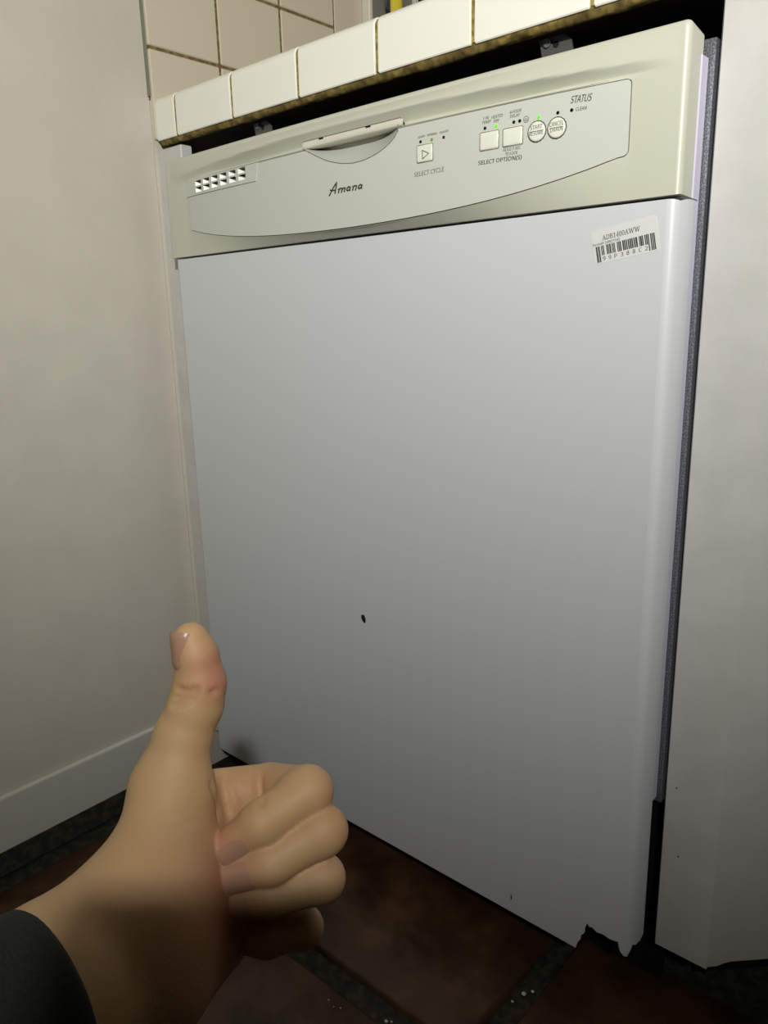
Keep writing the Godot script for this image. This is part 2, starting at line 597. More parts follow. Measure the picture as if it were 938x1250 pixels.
func _strip(st: SurfaceTool, c: Array, x0: float, r: float, s: float, back: bool) -> void:
	var v := []
	var n := []
	for p in c:
		var o: float = p[0] - x0
		n.append(Vector3(s, 0, 0) if back else Vector3(o / r, 0, 1.0 + p[2] / r).normalized())
		v.append(Vector3(p[0], p[1], panel_z(x0, p[1]) + p[2]))
	quad_n(st, v, n)

func dishwasher() -> void:
	var d := thing("dishwasher", Vector3(0.298, 0, -0.3))
	tag(d, "white built-in dishwasher with a cream control panel under the tiled worktop", "dishwasher")
	put("tub", box(Vector3(0.010, 0.10, -0.60), Vector3(0.590, 0.800, -0.050), 0.004), M.dark, d)
	put("toe_kick", box(Vector3(0.0, 0.0, -0.085), Vector3(0.598, 0.105, -0.075)), M.dark, d, "black recessed kick plate")
	put("door_core", box(Vector3(0.006, 0.098, -0.045), Vector3(0.5925, 0.800, -0.010)), M.dark, d)
	var door := put("door_panel", door_panel(), M.door, d, "flat white painted metal door with a broken lower corner")
	# chip, scratch and rust on the paint
	var chip := PackedVector2Array()
	for k in 18:
		var a := TAU * k / 18
		var q := Vector2(cos(a) * 0.0029, sin(a) * 0.0047 * (1.0 + 0.12 * sin(3 * a))).rotated(0.35)
		chip.append(Vector2(0.2869, 0.3240) + q)
	put("paint_chip", plate(chip, -0.0002, 0.0003), M.pit, door, "small black chip in the white paint")
	put("scratch", plate(PackedVector2Array([Vector2(0.4745, 0.0745), Vector2(0.4756, 0.0745), Vector2(0.4752, 0.0800), Vector2(0.4742, 0.0790)]), -0.0002, 0.0003), M.ink, door)
	# liner and flange seen in the gap on the right
	put("liner_edge", box(Vector3(0.5900, 0.2250, -0.0340), Vector3(0.5976, 0.800, -0.0212), 0.001), M.liner, d, "pale edge of the inner door")
	put("frame_flange", box(Vector3(0.5930, 0.2200, -0.0480), Vector3(0.6010, 0.812, -0.0358)), M.zinc, d, "grey galvanised frame edge")
	put("liner_edge", box(Vector3(-0.0010, 0.1, -0.032), Vector3(0.006, 0.800, -0.0225), 0.001), M.liner, d)
	# mounting brackets
	for b in [[0.4725, 1.0], [0.1170, 0.9]]:
		var x: float = b[0]
		var shape := PackedVector2Array([Vector2(x - 0.0150, 0.8446), Vector2(x - 0.0125, 0.838), Vector2(x - 0.009, 0.820), Vector2(x - 0.007, 0.800), Vector2(x + 0.014, 0.800), Vector2(x + 0.0165, 0.830), Vector2(x + 0.0140, 0.840), Vector2(x + 0.0075, 0.8446)])
		var br := put("mounting_bracket", plate(shape, -0.0465, -0.0450), M.steel, d, "grey steel mounting tab with a hole")
		put("bracket_hole", plate(disc(x + 0.0010, 0.8385, 0.0026), -0.0449, -0.0447), M.pit, br)
		put("screw", plate(disc(x - 0.0060, 0.8405, 0.0032), -0.0450, -0.0428), M.zinc, br)
	# ------------------------------------------------ control panel
	var fas := PackedVector2Array()
	for p in arc: fas.append(p)
	for k in 6:
		var a := PI / 2 * k / 5
		fas.append(Vector2(FX1 - 0.004 + sin(a) * 0.004, 0.7425 - cos(a) * 0.004))
	for k in 5:
		var a := PI / 2 * k / 4
		fas.append(Vector2(FX1 - 0.003 + cos(a) * 0.003, FTOP - 0.003 + sin(a) * 0.003))
	fas.append(Vector2(FX0, FTOP))
	var wide: PackedVector2Array = Geometry2D.offset_polygon(fas, 0.00055)[0]
	var grip := PackedVector2Array([Vector2(0.23844, 0.79720), Vector2(0.23844, 0.79753), Vector2(0.24049, 0.79143), Vector2(0.24630, 0.78851), Vector2(0.25211, 0.78559), Vector2(0.25792, 0.78268), Vector2(0.26379, 0.77989), Vector2(0.26975, 0.77732), Vector2(0.27572, 0.77474), Vector2(0.28191, 0.77279), Vector2(0.28818, 0.77106), Vector2(0.29449, 0.76956), Vector2(0.30093, 0.76871), Vector2(0.30738, 0.76785), Vector2(0.31387, 0.76793), Vector2(0.32037, 0.76811), Vector2(0.32679, 0.76895), Vector2(0.33317, 0.77019), Vector2(0.33946, 0.77178), Vector2(0.34556, 0.77401), Vector2(0.35139, 0.77681), Vector2(0.35694, 0.78020), Vector2(0.36150, 0.78483), Vector2(0.36194, 0.79025), Vector2(0.35940, 0.79623), Vector2(0.35940, 0.79720)])
	var vent := PackedVector2Array([Vector2(0.04194, 0.77198), Vector2(0.17127, 0.77088), Vector2(0.17558, 0.78686), Vector2(0.03632, 0.78772)])
	var cp := put("control_panel", panel_shell([wide, grip]), M.panel, d, "cream plastic control panel")
	put("seam", skin(Geometry2D.offset_polygon(fas, 0.0016)[0], [Geometry2D.offset_polygon(fas, -0.0016)[0], grip], 0.0055, 0.004, func(x, y): return fascia_z(x) - 0.0012 - maxf(0.0, fascia_bottom(x) - y) * 0.8), M.seam, cp)
	put("fascia", skin(fas, [grip, vent], 0.0075, 0.008, func(x, y): return fascia_z(x) + 0.0003), M.fascia, cp, "smooth white inset with the buttons and lamps")
	var fz := func(x, y): return fascia_z(x) + 0.0004
	# the grip: bowl, back wall and latch bar
	var inner := PackedVector2Array([Vector2(0.22325, 0.79920), Vector2(0.22325, 0.79621), Vector2(0.22860, 0.79524), Vector2(0.23396, 0.79428), Vector2(0.23930, 0.79329), Vector2(0.24464, 0.79226), Vector2(0.24998, 0.79123), Vector2(0.25532, 0.79024), Vector2(0.26072, 0.78953), Vector2(0.26611, 0.78883), Vector2(0.27150, 0.78818), Vector2(0.27694, 0.78795), Vector2(0.28237, 0.78772), Vector2(0.28780, 0.78751), Vector2(0.29324, 0.78739), Vector2(0.29867, 0.78728), Vector2(0.30411, 0.78730), Vector2(0.30954, 0.78755), Vector2(0.31497, 0.78781), Vector2(0.32036, 0.78848), Vector2(0.32571, 0.78945), Vector2(0.33095, 0.79079), Vector2(0.33603, 0.79274), Vector2(0.34055, 0.79556), Vector2(0.34447, 0.79933), Vector2(0.34447, 0.79920)])
	var outer := PackedVector2Array([Vector2(0.23844, 0.79920), Vector2(0.23844, 0.79753), Vector2(0.24049, 0.79143), Vector2(0.24630, 0.78851), Vector2(0.25211, 0.78559), Vector2(0.25792, 0.78268), Vector2(0.26379, 0.77989), Vector2(0.26975, 0.77732), Vector2(0.27572, 0.77474), Vector2(0.28191, 0.77279), Vector2(0.28818, 0.77106), Vector2(0.29449, 0.76956), Vector2(0.30093, 0.76871), Vector2(0.30738, 0.76785), Vector2(0.31387, 0.76793), Vector2(0.32037, 0.76811), Vector2(0.32679, 0.76895), Vector2(0.33317, 0.77019), Vector2(0.33946, 0.77178), Vector2(0.34556, 0.77401), Vector2(0.35139, 0.77681), Vector2(0.35694, 0.78020), Vector2(0.36150, 0.78483), Vector2(0.36194, 0.79025), Vector2(0.35940, 0.79623), Vector2(0.35940, 0.79920)])
	var st := stool()
	st.set_smooth_group(0)
	for k in outer.size() - 1:
		for s in 6:
			var q := []
			for c in [[k, s], [k + 1, s], [k + 1, s + 1], [k, s + 1]]:
				var t: float = c[1] / 6.0
				var p: Vector2 = outer[c[0]].lerp(inner[c[0]], t)
				q.append(Vector3(p.x, p.y, lerpf(minf(fascia_z(outer[c[0]].x), panel_z(outer[c[0]].x, outer[c[0]].y)) + 0.0002, -0.006, t)))
			quad(st, q[0], q[1], q[2], q[3])
	put("grip_bowl", done(st, true), M.fascia, cp, "scooped finger grip of the door latch")
	st = stool()
	ribbon(st, outer.slice(3, outer.size() - 2), 0.0007, fz, 0.0001)
	put("grip_seam", done(st), M.seam, cp)
	put("grip_back", box(Vector3(0.236, 0.765, -0.0090), Vector3(0.366, 0.803, -0.0062)), M.panel, cp)
	var bar := []
	st = stool()
	st.set_smooth_group(0)
	for k in 25:
		var x := lerpf(0.2365, 0.3612, k / 24.0)
		var z := panel_z(x, 0.7975) - 0.0012
		bar.append([Vector3(x, 0.7995, z - 0.001), Vector3(x, 0.7990, z), Vector3(x, 0.7922, z), Vector3(x, 0.7912, z - 0.001), Vector3(x, 0.7912, -0.004), Vector3(x, 0.7995, -0.004)])
	for k in 24:
		for i in 5:
			quad(st, bar[k][i], bar[k + 1][i], bar[k + 1][i + 1], bar[k][i + 1])
	var latch := put("latch_bar", done(st), M.white, cp, "white latch bar across the grip")
	for x in [0.2625, 0.3215]:
		put("latch_notch", box(Vector3(x - 0.0028, 0.7958, panel_z(x, 0.7975) - 0.003), Vector3(x + 0.0028, 0.7975, panel_z(x, 0.7975) - 0.0006)), M.dark, latch)
	put("latch_slot", plate(PackedVector2Array([Vector2(0.3120, 0.7855), Vector2(0.3165, 0.7830), Vector2(0.3185, 0.7795), Vector2(0.3205, 0.7800), Vector2(0.3190, 0.7838), Vector2(0.3125, 0.7862)]), -0.0062, -0.0058), M.pit, cp)
	# the vent: a framed plate with two rows of six slots, a slanting vane in each
	var frame := PackedVector2Array([Vector2(0.03995, 0.77175), Vector2(0.17327, 0.77062), Vector2(0.17773, 0.78709), Vector2(0.03416, 0.78798)])
	var slots := []
	for row in 2:
		for k in 6:
			var x0 := 0.0600 + k * 0.0168
			var y0 := 0.7740 + row * 0.0066 + k * 0.00012
			slots.append(PackedVector2Array([Vector2(x0, y0), Vector2(x0 + 0.0128, y0 + 0.0001), Vector2(x0 + 0.0130, y0 + 0.0052), Vector2(x0 + 0.0003, y0 + 0.0050)]))
	var vp := put("vent_plate", skin(frame, slots, 0.0055, 0.004, func(x, y): return fascia_z(x) + 0.0014), M.fascia, cp, "louvred steam vent")
	st = stool()
	st.set_smooth_group(-1)
	for k in frame.size():
		var a := frame[k]
		var b := frame[(k + 1) % frame.size()]
		quad(st, Vector3(a.x, a.y, fascia_z(a.x) + 0.0014), Vector3(b.x, b.y, fascia_z(b.x) + 0.0014), Vector3(b.x, b.y, fascia_z(b.x) - 0.001), Vector3(a.x, a.y, fascia_z(a.x) - 0.001))
	put("vent_rim", done(st), M.fascia, vp)
	put("vent_cavity", box(Vector3(0.050, 0.7700, -0.0085), Vector3(0.168, 0.7885, -0.0078)), M.pit, vp)
	for s: PackedVector2Array in slots:
		st = stool()
		st.set_smooth_group(-1)
		var z := fascia_z(s[0].x) + 0.0012
		_face(st, Vector3(-0.3, 0, 1), [Vector3(s[0].x, s[0].y, z), Vector3(s[0].x + 0.0065, s[0].y, z - 0.009), Vector3(s[3].x + 0.0045, s[3].y, z - 0.009), Vector3(s[3].x, s[3].y, z)])
		_face(st, Vector3(0, 1, 0), [Vector3(s[0].x, s[0].y, z), Vector3(s[1].x, s[1].y, z), Vector3(s[1].x, s[1].y - 0.0006, z - 0.005), Vector3(s[0].x, s[0].y - 0.0006, z - 0.005)])
		put("vane", done(st), M.fascia, vp)
	# buttons and their outlines
	for b in [[0.38185, 0.39758, 0.75754, 0.77022], [0.44299, 0.45915, 0.75778, 0.77025], [0.46330, 0.47955, 0.75771, 0.76990]]:
		var shape := rounded(b[0], b[1], b[2], b[3], 0.0008, 3)
		var o := put("button", pillow(shape, 0.0011, fz), M.button, cp, "square push button")
		st = stool()
		ribbon(st, loop_of(rounded(b[0] - 0.0003, b[1] + 0.0003, b[2] - 0.0003, b[3] + 0.0003, 0.001, 3)), 0.00055, fz, 0.0002)
		put("outline", done(st), M.faint, o)
	st = stool()
	ribbon(st, PackedVector2Array([Vector2(0.38776, 0.76624), Vector2(0.39441, 0.76309), Vector2(0.38808, 0.75966), Vector2(0.38776, 0.76624)]), 0.0006, func(x, y): return fascia_z(x) + 0.0014, 0.0002)
	put("start_arrow", done(st), M.print, cp)
	for b in [[0.49138, 0.76422], [0.50710, 0.76428]]:
		var shape := disc(b[0], b[1], 0.0069)
		var o := put("button", pillow(shape, 0.0013, fz), M.button, cp, "round push button")
		st = stool()
		ribbon(st, loop_of(disc(b[0], b[1], 0.0073)), 0.0007, fz, 0.0002)
		ribbon(st, PackedVector2Array([Vector2(b[0] - 0.0052, b[1]), Vector2(b[0] + 0.0052, b[1])]), 0.0003, func(x, y): return fascia_z(x) + 0.0018, 0.0001)
		put("outline", done(st), M.print, o)
	# indicator lamps
	for l in [[0.38541, 0.77324, 0], [0.39691, 0.77300, 2], [0.40867, 0.77299, 0], [0.44726, 0.77341, 0], [0.45714, 0.77327, 1], [0.47219, 0.77369, 0], [0.47710, 0.77373, 0], [0.49264, 0.77371, 1], [0.50759, 0.77426, 0], [0.51812, 0.77424, 0]]:
		var o := put("indicator_light", pillow(disc(l[0], l[1], 0.0012), 0.0005, fz), [M.lens, M.led, M.led_dim][l[2]], cp)
		if l[2] > 0: o.set_meta("label", "lit green indicator light" if l[2] == 1 else "dim yellow-green indicator light")
	# printed words
	for w in [["SELECT CYCLE", 0.37853, 0.40866, 0.74721, 0.74766, 0.00340, 0, 0.12000, 0.00000], ["SELECT OPTION(S)", 0.44132, 0.47924, 0.74726, 0.74652, 0.00350, 1, 0.12000, 0.00000], ["STATUS", 0.51752, 0.53264, 0.77877, 0.77805, 0.00460, 1, 0.25000, 0.00000], ["CLEAN", 0.52111, 0.52928, 0.77311, 0.77293, 0.00230, 0, 0.12000, 0.00000], ["START", 0.48657, 0.49612, 0.76552, 0.76571, 0.00290, 1, 0.10000, 0.00150], ["RESUME", 0.48600, 0.49689, 0.76169, 0.76172, 0.00290, 1, 0.10000, 0.00150], ["CANCEL", 0.50195, 0.51272, 0.76535, 0.76558, 0.00290, 1, 0.10000, 0.00150], ["DRAIN", 0.50271, 0.51223, 0.76166, 0.76185, 0.00290, 1, 0.10000, 0.00150], ["1 HR", 0.44553, 0.45061, 0.77976, 0.77950, 0.00200, 0, 0.12000, 0.00000], ["TEMP", 0.44445, 0.45245, 0.77676, 0.77661, 0.00200, 0, 0.12000, 0.00000], ["HEATED", 0.45314, 0.46272, 0.77908, 0.77920, 0.00210, 0, 0.12000, 0.00000], ["DRY", 0.45496, 0.45959, 0.77620, 0.77613, 0.00200, 0, 0.12000, 0.00000], ["4-HOUR", 0.46863, 0.47819, 0.77990, 0.77998, 0.00210, 0, 0.12000, 0.00000], ["DELAY", 0.46902, 0.47724, 0.77702, 0.77707, 0.00210, 0, 0.12000, 0.00000], ["HOLD 3 SEC", 0.46344, 0.47805, 0.75447, 0.75439, 0.00210, 0, 0.12000, 0.00000], ["TO LOCK", 0.46526, 0.47571, 0.75132, 0.75130, 0.00210, 0, 0.12000, 0.00000], ["HEAVY", 0.38292, 0.39008, 0.77611, 0.77622, 0.00150, 0, 0.12000, 0.00000], ["NORMAL", 0.39258, 0.40242, 0.77643, 0.77634, 0.00150, 0, 0.12000, 0.00000], ["RINSE", 0.40484, 0.41323, 0.77620, 0.77649, 0.00150, 0, 0.12000, 0.00000]]:
		words("lettering", w[0], w[1], w[2], w[3], w[4], w[5], M.print if w[6] == 1 else M.faint, cp, fz if w[8] == 0.0 else func(x, y): return fascia_z(x) + w[8], w[7])
	# lock mark
	st = stool()
	ribbon(st, loop_of(disc(0.48236, 0.77400, 0.0021)), 0.00035, fz, 0.0002)
	ribbon(st, PackedVector2Array([Vector2(0.48236, 0.77400) + Vector2(-0.0010, -0.0010), Vector2(0.48236, 0.77400) + Vector2(0.0010, -0.0010), Vector2(0.48236, 0.77400) + Vector2(0.0010, 0.0004), Vector2(0.48236, 0.77400) + Vector2(-0.0010, 0.0004), Vector2(0.48236, 0.77400) + Vector2(-0.0010, -0.0010)]), 0.0003, fz, 0.0002)
	put("lock_mark", done(st), M.faint, cp)
	# the maker's script
	st = stool()
	for s in [PackedVector2Array([Vector2(0.27794, 0.74424), Vector2(0.28063, 0.74722), Vector2(0.28364, 0.75055), Vector2(0.28820, 0.75446)]), PackedVector2Array([Vector2(0.28820, 0.75446), Vector2(0.28717, 0.75052), Vector2(0.28540, 0.74542)]), PackedVector2Array([Vector2(0.27948, 0.74901), Vector2(0.28195, 0.74829), Vector2(0.28661, 0.74814)]), PackedVector2Array([Vector2(0.29003, 0.74874), Vector2(0.29090, 0.74781), Vector2(0.28996, 0.74528)]), PackedVector2Array([Vector2(0.29069, 0.74723), Vector2(0.29249, 0.74884), Vector2(0.29462, 0.74878), Vector2(0.29499, 0.74772), Vector2(0.29364, 0.74524)]), PackedVector2Array([Vector2(0.29472, 0.74714), Vector2(0.29644, 0.74856), Vector2(0.29856, 0.74870), Vector2(0.29864, 0.74780), Vector2(0.29730, 0.74541)]), PackedVector2Array([Vector2(0.30516, 0.74848), Vector2(0.30309, 0.74894), Vector2(0.30124, 0.74796), Vector2(0.30068, 0.74642), Vector2(0.30172, 0.74569), Vector2(0.30385, 0.74623), Vector2(0.30515, 0.74828)]), PackedVector2Array([Vector2(0.30516, 0.74848), Vector2(0.30436, 0.74677), Vector2(0.30471, 0.74552)]), PackedVector2Array([Vector2(0.30814, 0.74871), Vector2(0.30880, 0.74763), Vector2(0.30786, 0.74534)]), PackedVector2Array([Vector2(0.30856, 0.74746), Vector2(0.31051, 0.74882), Vector2(0.31286, 0.74872), Vector2(0.31269, 0.74755), Vector2(0.31123, 0.74513)]), PackedVector2Array([Vector2(0.31927, 0.74851), Vector2(0.31726, 0.74896), Vector2(0.31547, 0.74800), Vector2(0.31499, 0.74647), Vector2(0.31595, 0.74567), Vector2(0.31801, 0.74629), Vector2(0.31955, 0.74828)]), PackedVector2Array([Vector2(0.31956, 0.74848), Vector2(0.31862, 0.74681), Vector2(0.31902, 0.74537)])]:
		ribbon(st, s, 0.00105, fz, 0.0004)
	put("script_lettering", done(st), M.brand, cp, "dark script lettering of the maker's name")
	# ------------------------------------------------ sticker on the door
	var sb := Vector2(0.5367, 0.6674)
	var ux := Vector2(0.04885, 0.0071)
	var uy := Vector2(-0.0046, 0.0236)
	var corner := PackedVector2Array()
	for p in rounded(0.0, 1.0, 0.0, 1.0, 0.06, 3):
		corner.append(sb + ux * p.x + uy * p.y)
	var sk := put("sticker", plate(corner, -0.0001, 0.0002), M.sticker, door, "white model sticker with a barcode")
	var at := func(a: float, b: float) -> Vector2: return sb + ux * a + uy * b
	var flat := func(_x, _y): return 0.0002
	var rows := [["ADB1400AWW", 0.16, 0.74, 0.665, 0.145, "Droid Serif"], ["Serial# 10807042", -0.0, 0.43, 0.55, 0.075, "Droid Serif"], ["9", 0.130, 0.170, 0.075, 0.115, "Droid Sans Mono"], ["9", 0.222, 0.262, 0.075, 0.115, "Droid Sans Mono"], ["P", 0.312, 0.352, 0.075, 0.115, "Droid Sans Mono"], ["3", 0.410, 0.450, 0.075, 0.115, "Droid Sans Mono"], ["8", 0.500, 0.540, 0.075, 0.115, "Droid Sans Mono"], ["8", 0.592, 0.632, 0.075, 0.115, "Droid Sans Mono"], ["C", 0.685, 0.727, 0.075, 0.115, "Droid Sans Mono"], ["2", 0.780, 0.822, 0.075, 0.115, "Droid Sans Mono"]]
	for r in rows:
		var a: Vector2 = at.call(r[1], r[3])
		var b: Vector2 = at.call(r[2], r[3])
		words("lettering", r[0], a.x, b.x, a.y, b.y, r[4] * 0.0240, M.ink, sk, flat, -0.12, r[5], 0.0001)
	st = stool()
	st.set_smooth_group(-1)
	var rng := RandomNumberGenerator.new()
	rng.seed = 12
	for grp in 11:
		var u := 0.045 + grp * 0.0835
		for k in 3:
			var wd := rng.randf_range(0.010, 0.022)
			var low := 0.23 if (u > 0.11 and u < 0.84) else 0.04
			var q := []
			for c in [[u, low], [u + wd, low], [u + wd, 0.52], [u, 0.52]]:
				var p: Vector2 = at.call(c[0], c[1])
				q.append(Vector3(p.x, p.y, 0.0003))
			_face(st, Vector3.BACK, q)
			u += wd + rng.randf_range(0.005, 0.009)
	put("barcode", done(st), M.ink, sk)

# ------------------------------------------------------------------ setting
func setting() -> void:
	# floor: a dark grout bed with clay tiles standing a little proud of it
	var fl := put("floor", box(Vector3(-0.2, -0.12, -0.75), Vector3(2.6, -0.006, 2.6)), M.floor_grout)
	tag(fl, "dark clay tile floor with wide grey-green grout joints", "floor", "", "structure")
	var rng := RandomNumberGenerator.new()
	rng.seed = 5
	var pitch := 0.315
	for i in range(-2, 7):
		for j in range(-2, 8):
			var x0 := 0.515 + i * pitch
			var z0 := 0.134 + j * pitch
			var x1 := x0 + pitch - 0.022
			var z1 := z0 + pitch - 0.022
			if x1 < -0.03 or z1 < -0.1: continue
			x0 = maxf(x0, -0.034)
			z0 = maxf(z0, -0.09)
			var up := rng.randf_range(-0.0012, 0.0012)
			put("tile", clay(x0, x1, z0, z1, up, rng), M["clay%d" % rng.randi_range(0, 2)], fl)
	# crumbs of mortar lie in the joints
	var rub := [[0.503, 0.020, 0.0030], [0.508, 0.012, 0.0022], [0.499, 0.034, 0.0018], [0.420, 0.128, 0.0022], [0.424, 0.125, 0.0015], [0.366, 0.150, 0.0012], [0.375, 0.152, 0.0010], [0.381, 0.149, 0.0012]]
	var rb := stool()
	for c in rub:
		var n: float = c[2] * 0.7
		var by: float = -0.006 if c[1] < 0.14 else 0.0
		add_box(rb, Vector3(c[0] - n, by, c[1] - n), Vector3(c[0] + n, by + n * 1.2, c[1] + n * 0.8), n * 0.5)
	tag(put("mortar_crumbs", done(rb), M.bead, fl), "", "", "", "stuff")
	# left wall: painted, tiled above the worktop
	var wl := put("wall_left", box(Vector3(-0.20, 0.0, -0.02), Vector3(-0.056, 2.4, 2.6)), M.wall)
	tag(wl, "off-white painted wall left of the dishwasher", "wall", "", "structure")
	put("wall_return", box(Vector3(-0.20, 0.0, -0.75), Vector3(-0.0540, 0.893, -0.0195)), M.wall, wl)
	put("tile_grout", box(Vector3(-0.20, 0.893, -0.75), Vector3(-0.0488, 2.4, -0.0210)), M.grout, wl)
	put("plaster", box(Vector3(-0.0540, 0.90, -0.394), Vector3(-0.0478, 2.2, -0.3345), 0.001), M.splash, wl)
	var ys := [0.848, 0.9496, 1.0420, 1.1480, 1.2540]
	var zs := [-0.0200, -0.1230, -0.2290, -0.3335]
	for r in 4:
		for c in 3:
			put("tile", box(Vector3(-0.054, ys[r] + 0.0018, zs[c + 1] + 0.0018), Vector3(-0.047, ys[r + 1] - 0.0018, zs[c] - (0.0018 if c > 0 else 0.0)), 0.0012), M.splash, wl)
	put("caulk_bead", box(Vector3(-0.057, 0.897, -0.0202), Vector3(-0.0510, 2.2, -0.0182)), M.seam, wl)
	put("base_joint", box(Vector3(-0.070, 0.0, -0.02), Vector3(-0.0548, 0.0318, 2.6)), M.floor_grout, wl)
	var bl := put("baseboard_left", box(Vector3(-0.070, 0.032, -0.02), Vector3(-0.0512, 0.0985, 2.6), 0.0012), M.base)
	tag(bl, "low painted baseboard along the left wall", "baseboard", "", "structure")
	put("caulk_line", tube([Vector3(-0.0535, 0.0998, -0.02), Vector3(-0.0535, 0.0998, 2.6)], [0.0033, 0.0033], 8), M.bead, bl)
	# window in the left wall over the worktop, night outside
	var wn := put("window_1", box(Vector3(-0.060, 0.90, -0.740), Vector3(-0.040, 1.8, -0.3955), 0.002), M.sash)
	tag(wn, "grey window sash with a dark night pane above the worktop", "window", "", "structure")
	put("casing", box(Vector3(-0.056, 0.90, -0.4035), Vector3(-0.034, 1.8, -0.3945), 0.002), M.white, wn)
	put("pane", box(Vector3(-0.0600, 0.90, -0.70), Vector3(-0.0385, 1.8, -0.505)), M.glass, wn)
	put("mullion", box(Vector3(-0.050, 0.90, -0.512), Vector3(-0.0345, 1.8, -0.503), 0.001), M.white, wn)
	var kn := lathe(PackedVector2Array([Vector2(0.0, 0.022), Vector2(0.010, 0.021), Vector2(0.0165, 0.016), Vector2(0.018, 0.008), Vector2(0.016, 0.0), Vector2(0.0, 0.0)]), Vector3.ZERO, 24)
	var ko := put("latch_knob", kn, M.chrome, wn, "round grey latch knob")
	ko.position = Vector3(-0.041, 1.1015, -0.4495)
	ko.rotation.z = -PI / 2
	# the rest of the room
	var wb := put("wall_back", box(Vector3(-0.20, 0.0, -0.90), Vector3(2.6, 2.4, -0.75)), M.room)
	tag(wb, "wall behind the worktop", "wall", "", "structure")
	var wr := put("wall_right", box(Vector3(2.6, 0.0, -0.90), Vector3(2.75, 2.4, 2.75)), M.room)
	tag(wr, "far right wall of the kitchen", "wall", "", "structure")
	var wf := put("wall_front", box(Vector3(-0.20, 0.0, 2.6), Vector3(2.6, 2.4, 2.75)), M.room)
	tag(wf, "wall of the kitchen opposite the dishwasher", "wall", "", "structure")
	var ce := put("ceiling", box(Vector3(-0.20, 2.4, -0.90), Vector3(2.75, 2.5, 2.75)), M.room)
	tag(ce, "plain kitchen ceiling", "ceiling", "", "structure")

# one clay tile: soft rounded edges, a slightly uneven face
func clay(x0: float, x1: float, z0: float, z1: float, up: float, rng: RandomNumberGenerator) -> ArrayMesh:
	var st := stool()
	st.set_smooth_group(0)
	var n := 6
	var tilt := Vector2(rng.randf_range(-0.003, 0.003), rng.randf_range(-0.003, 0.003))
	var g := []
	var us := [0.0, 0.006, 0.02, 0.35, 0.65, 0.98, 0.994, 1.0]
	for a in us:
		var row := []
		for b in us:
			var e := minf(minf(a, 1 - a), minf(b, 1 - b))
			var x := lerpf(x0, x1, a)
			var z := lerpf(z0, z1, b)
			var y: float = up + tilt.x * (a - 0.5) + tilt.y * (b - 0.5) * 0.5 - (0.007 if e < 0.001 else 0.0022 if e < 0.01 else 0.0)
			row.append(Vector3(x, y, z))
		g.append(row)
	for i in us.size() - 1:
		for j in us.size() - 1:
			quad(st, g[i][j], g[i + 1][j], g[i + 1][j + 1], g[i][j + 1])
	return done(st, true)

# ------------------------------------------------------------------ worktop, cabinets, tap
func worktop() -> void:
	var t := thing("worktop", Vector3(0.4, 0.838, -0.3))
	tag(t, "white tiled kitchen worktop above the dishwasher with a rough mortar underside", "worktop")
	put("plywood", box(Vector3(-0.046, 0.8450, -0.74), Vector3(1.3, 0.858, -0.033)), M.ply, t)
	var bed := PackedVector2Array([Vector2(-0.74, 0.8490), Vector2(-0.0219, 0.8490)])
	for k in 9:
		var a := PI / 2 * k / 8
		bed.append(Vector2(-0.0305 + cos(a) * 0.0086, 0.8855 + sin(a) * 0.0086))
	bed.append(Vector2(-0.74, 0.8941))
	put("bed", extrude_x(bed, -0.046, 1.3, 0.0), M.edge_grout, t)
	# crumbling mortar lip under the tile edge
	var st := stool()
	st.set_smooth_group(0)
	var n := 220
	var rows := []
	for k in n + 1:
		var x := lerpf(-0.046, 1.3, k / float(n))
		var a := noise.get_noise_2d(x * 900.0, 3.0)
		var b := noise.get_noise_2d(x * 900.0, 40.0)
		var c := noise.get_noise_2d(x * 300.0, 80.0)
		rows.append([Vector3(x, 0.8492, -0.0225), Vector3(x, 0.8455 + a * 0.0016, -0.0235 + b * 0.0016), Vector3(x, 0.8428 + b * 0.0020, -0.0262 + c * 0.002), Vector3(x, 0.8422 + c * 0.0014, -0.0300 + a * 0.002), Vector3(x, 0.8440 + a * 0.001, -0.0350)])
	for k in n:
		for i in 4:
			quad(st, rows[k][i], rows[k + 1][i], rows[k + 1][i + 1], rows[k][i + 1])
	put("mortar_bed", done(st, true), M.mortar, t, "rough yellow-brown mortar under the tile edge")
	# edge tiles, round-nosed
	var prof := PackedVector2Array()
	prof.append(Vector2(-0.0270, 0.8478))
	prof.append(Vector2(-0.0215, 0.8473))
	prof.append(Vector2(-0.0207, 0.8482))
	for k in 9:
		var a := PI / 2 * k / 8
		prof.append(Vector2(-0.0305 + cos(a) * 0.0100, 0.8855 + sin(a) * 0.0100))
	prof.append(Vector2(-0.0600, 0.8955))
	prof.append(Vector2(-0.0600, 0.8875))
	prof.append(Vector2(-0.0270, 0.8860))
	var xs := [-0.0465, -0.0072]
	for k in 12: xs.append(-0.0072 + (k + 1) * 0.1045)
	for k in xs.size() - 1:
		put("edge_tile", extrude_x(prof, xs[k] + (0.0017 if k > 0 else 0.0), xs[k + 1] - 0.0017, 0.0011), M.tile, t)
	for i in 12:
		for j in 6:
			var x := -0.0072 + i * 0.1045
			var z := -0.0610 - j * 0.1045
			put("tile", box(Vector3(x + 0.0012, 0.884, z - 0.1033), Vector3(x + 0.1033, 0.8955, z), 0.001), M.tile, t)

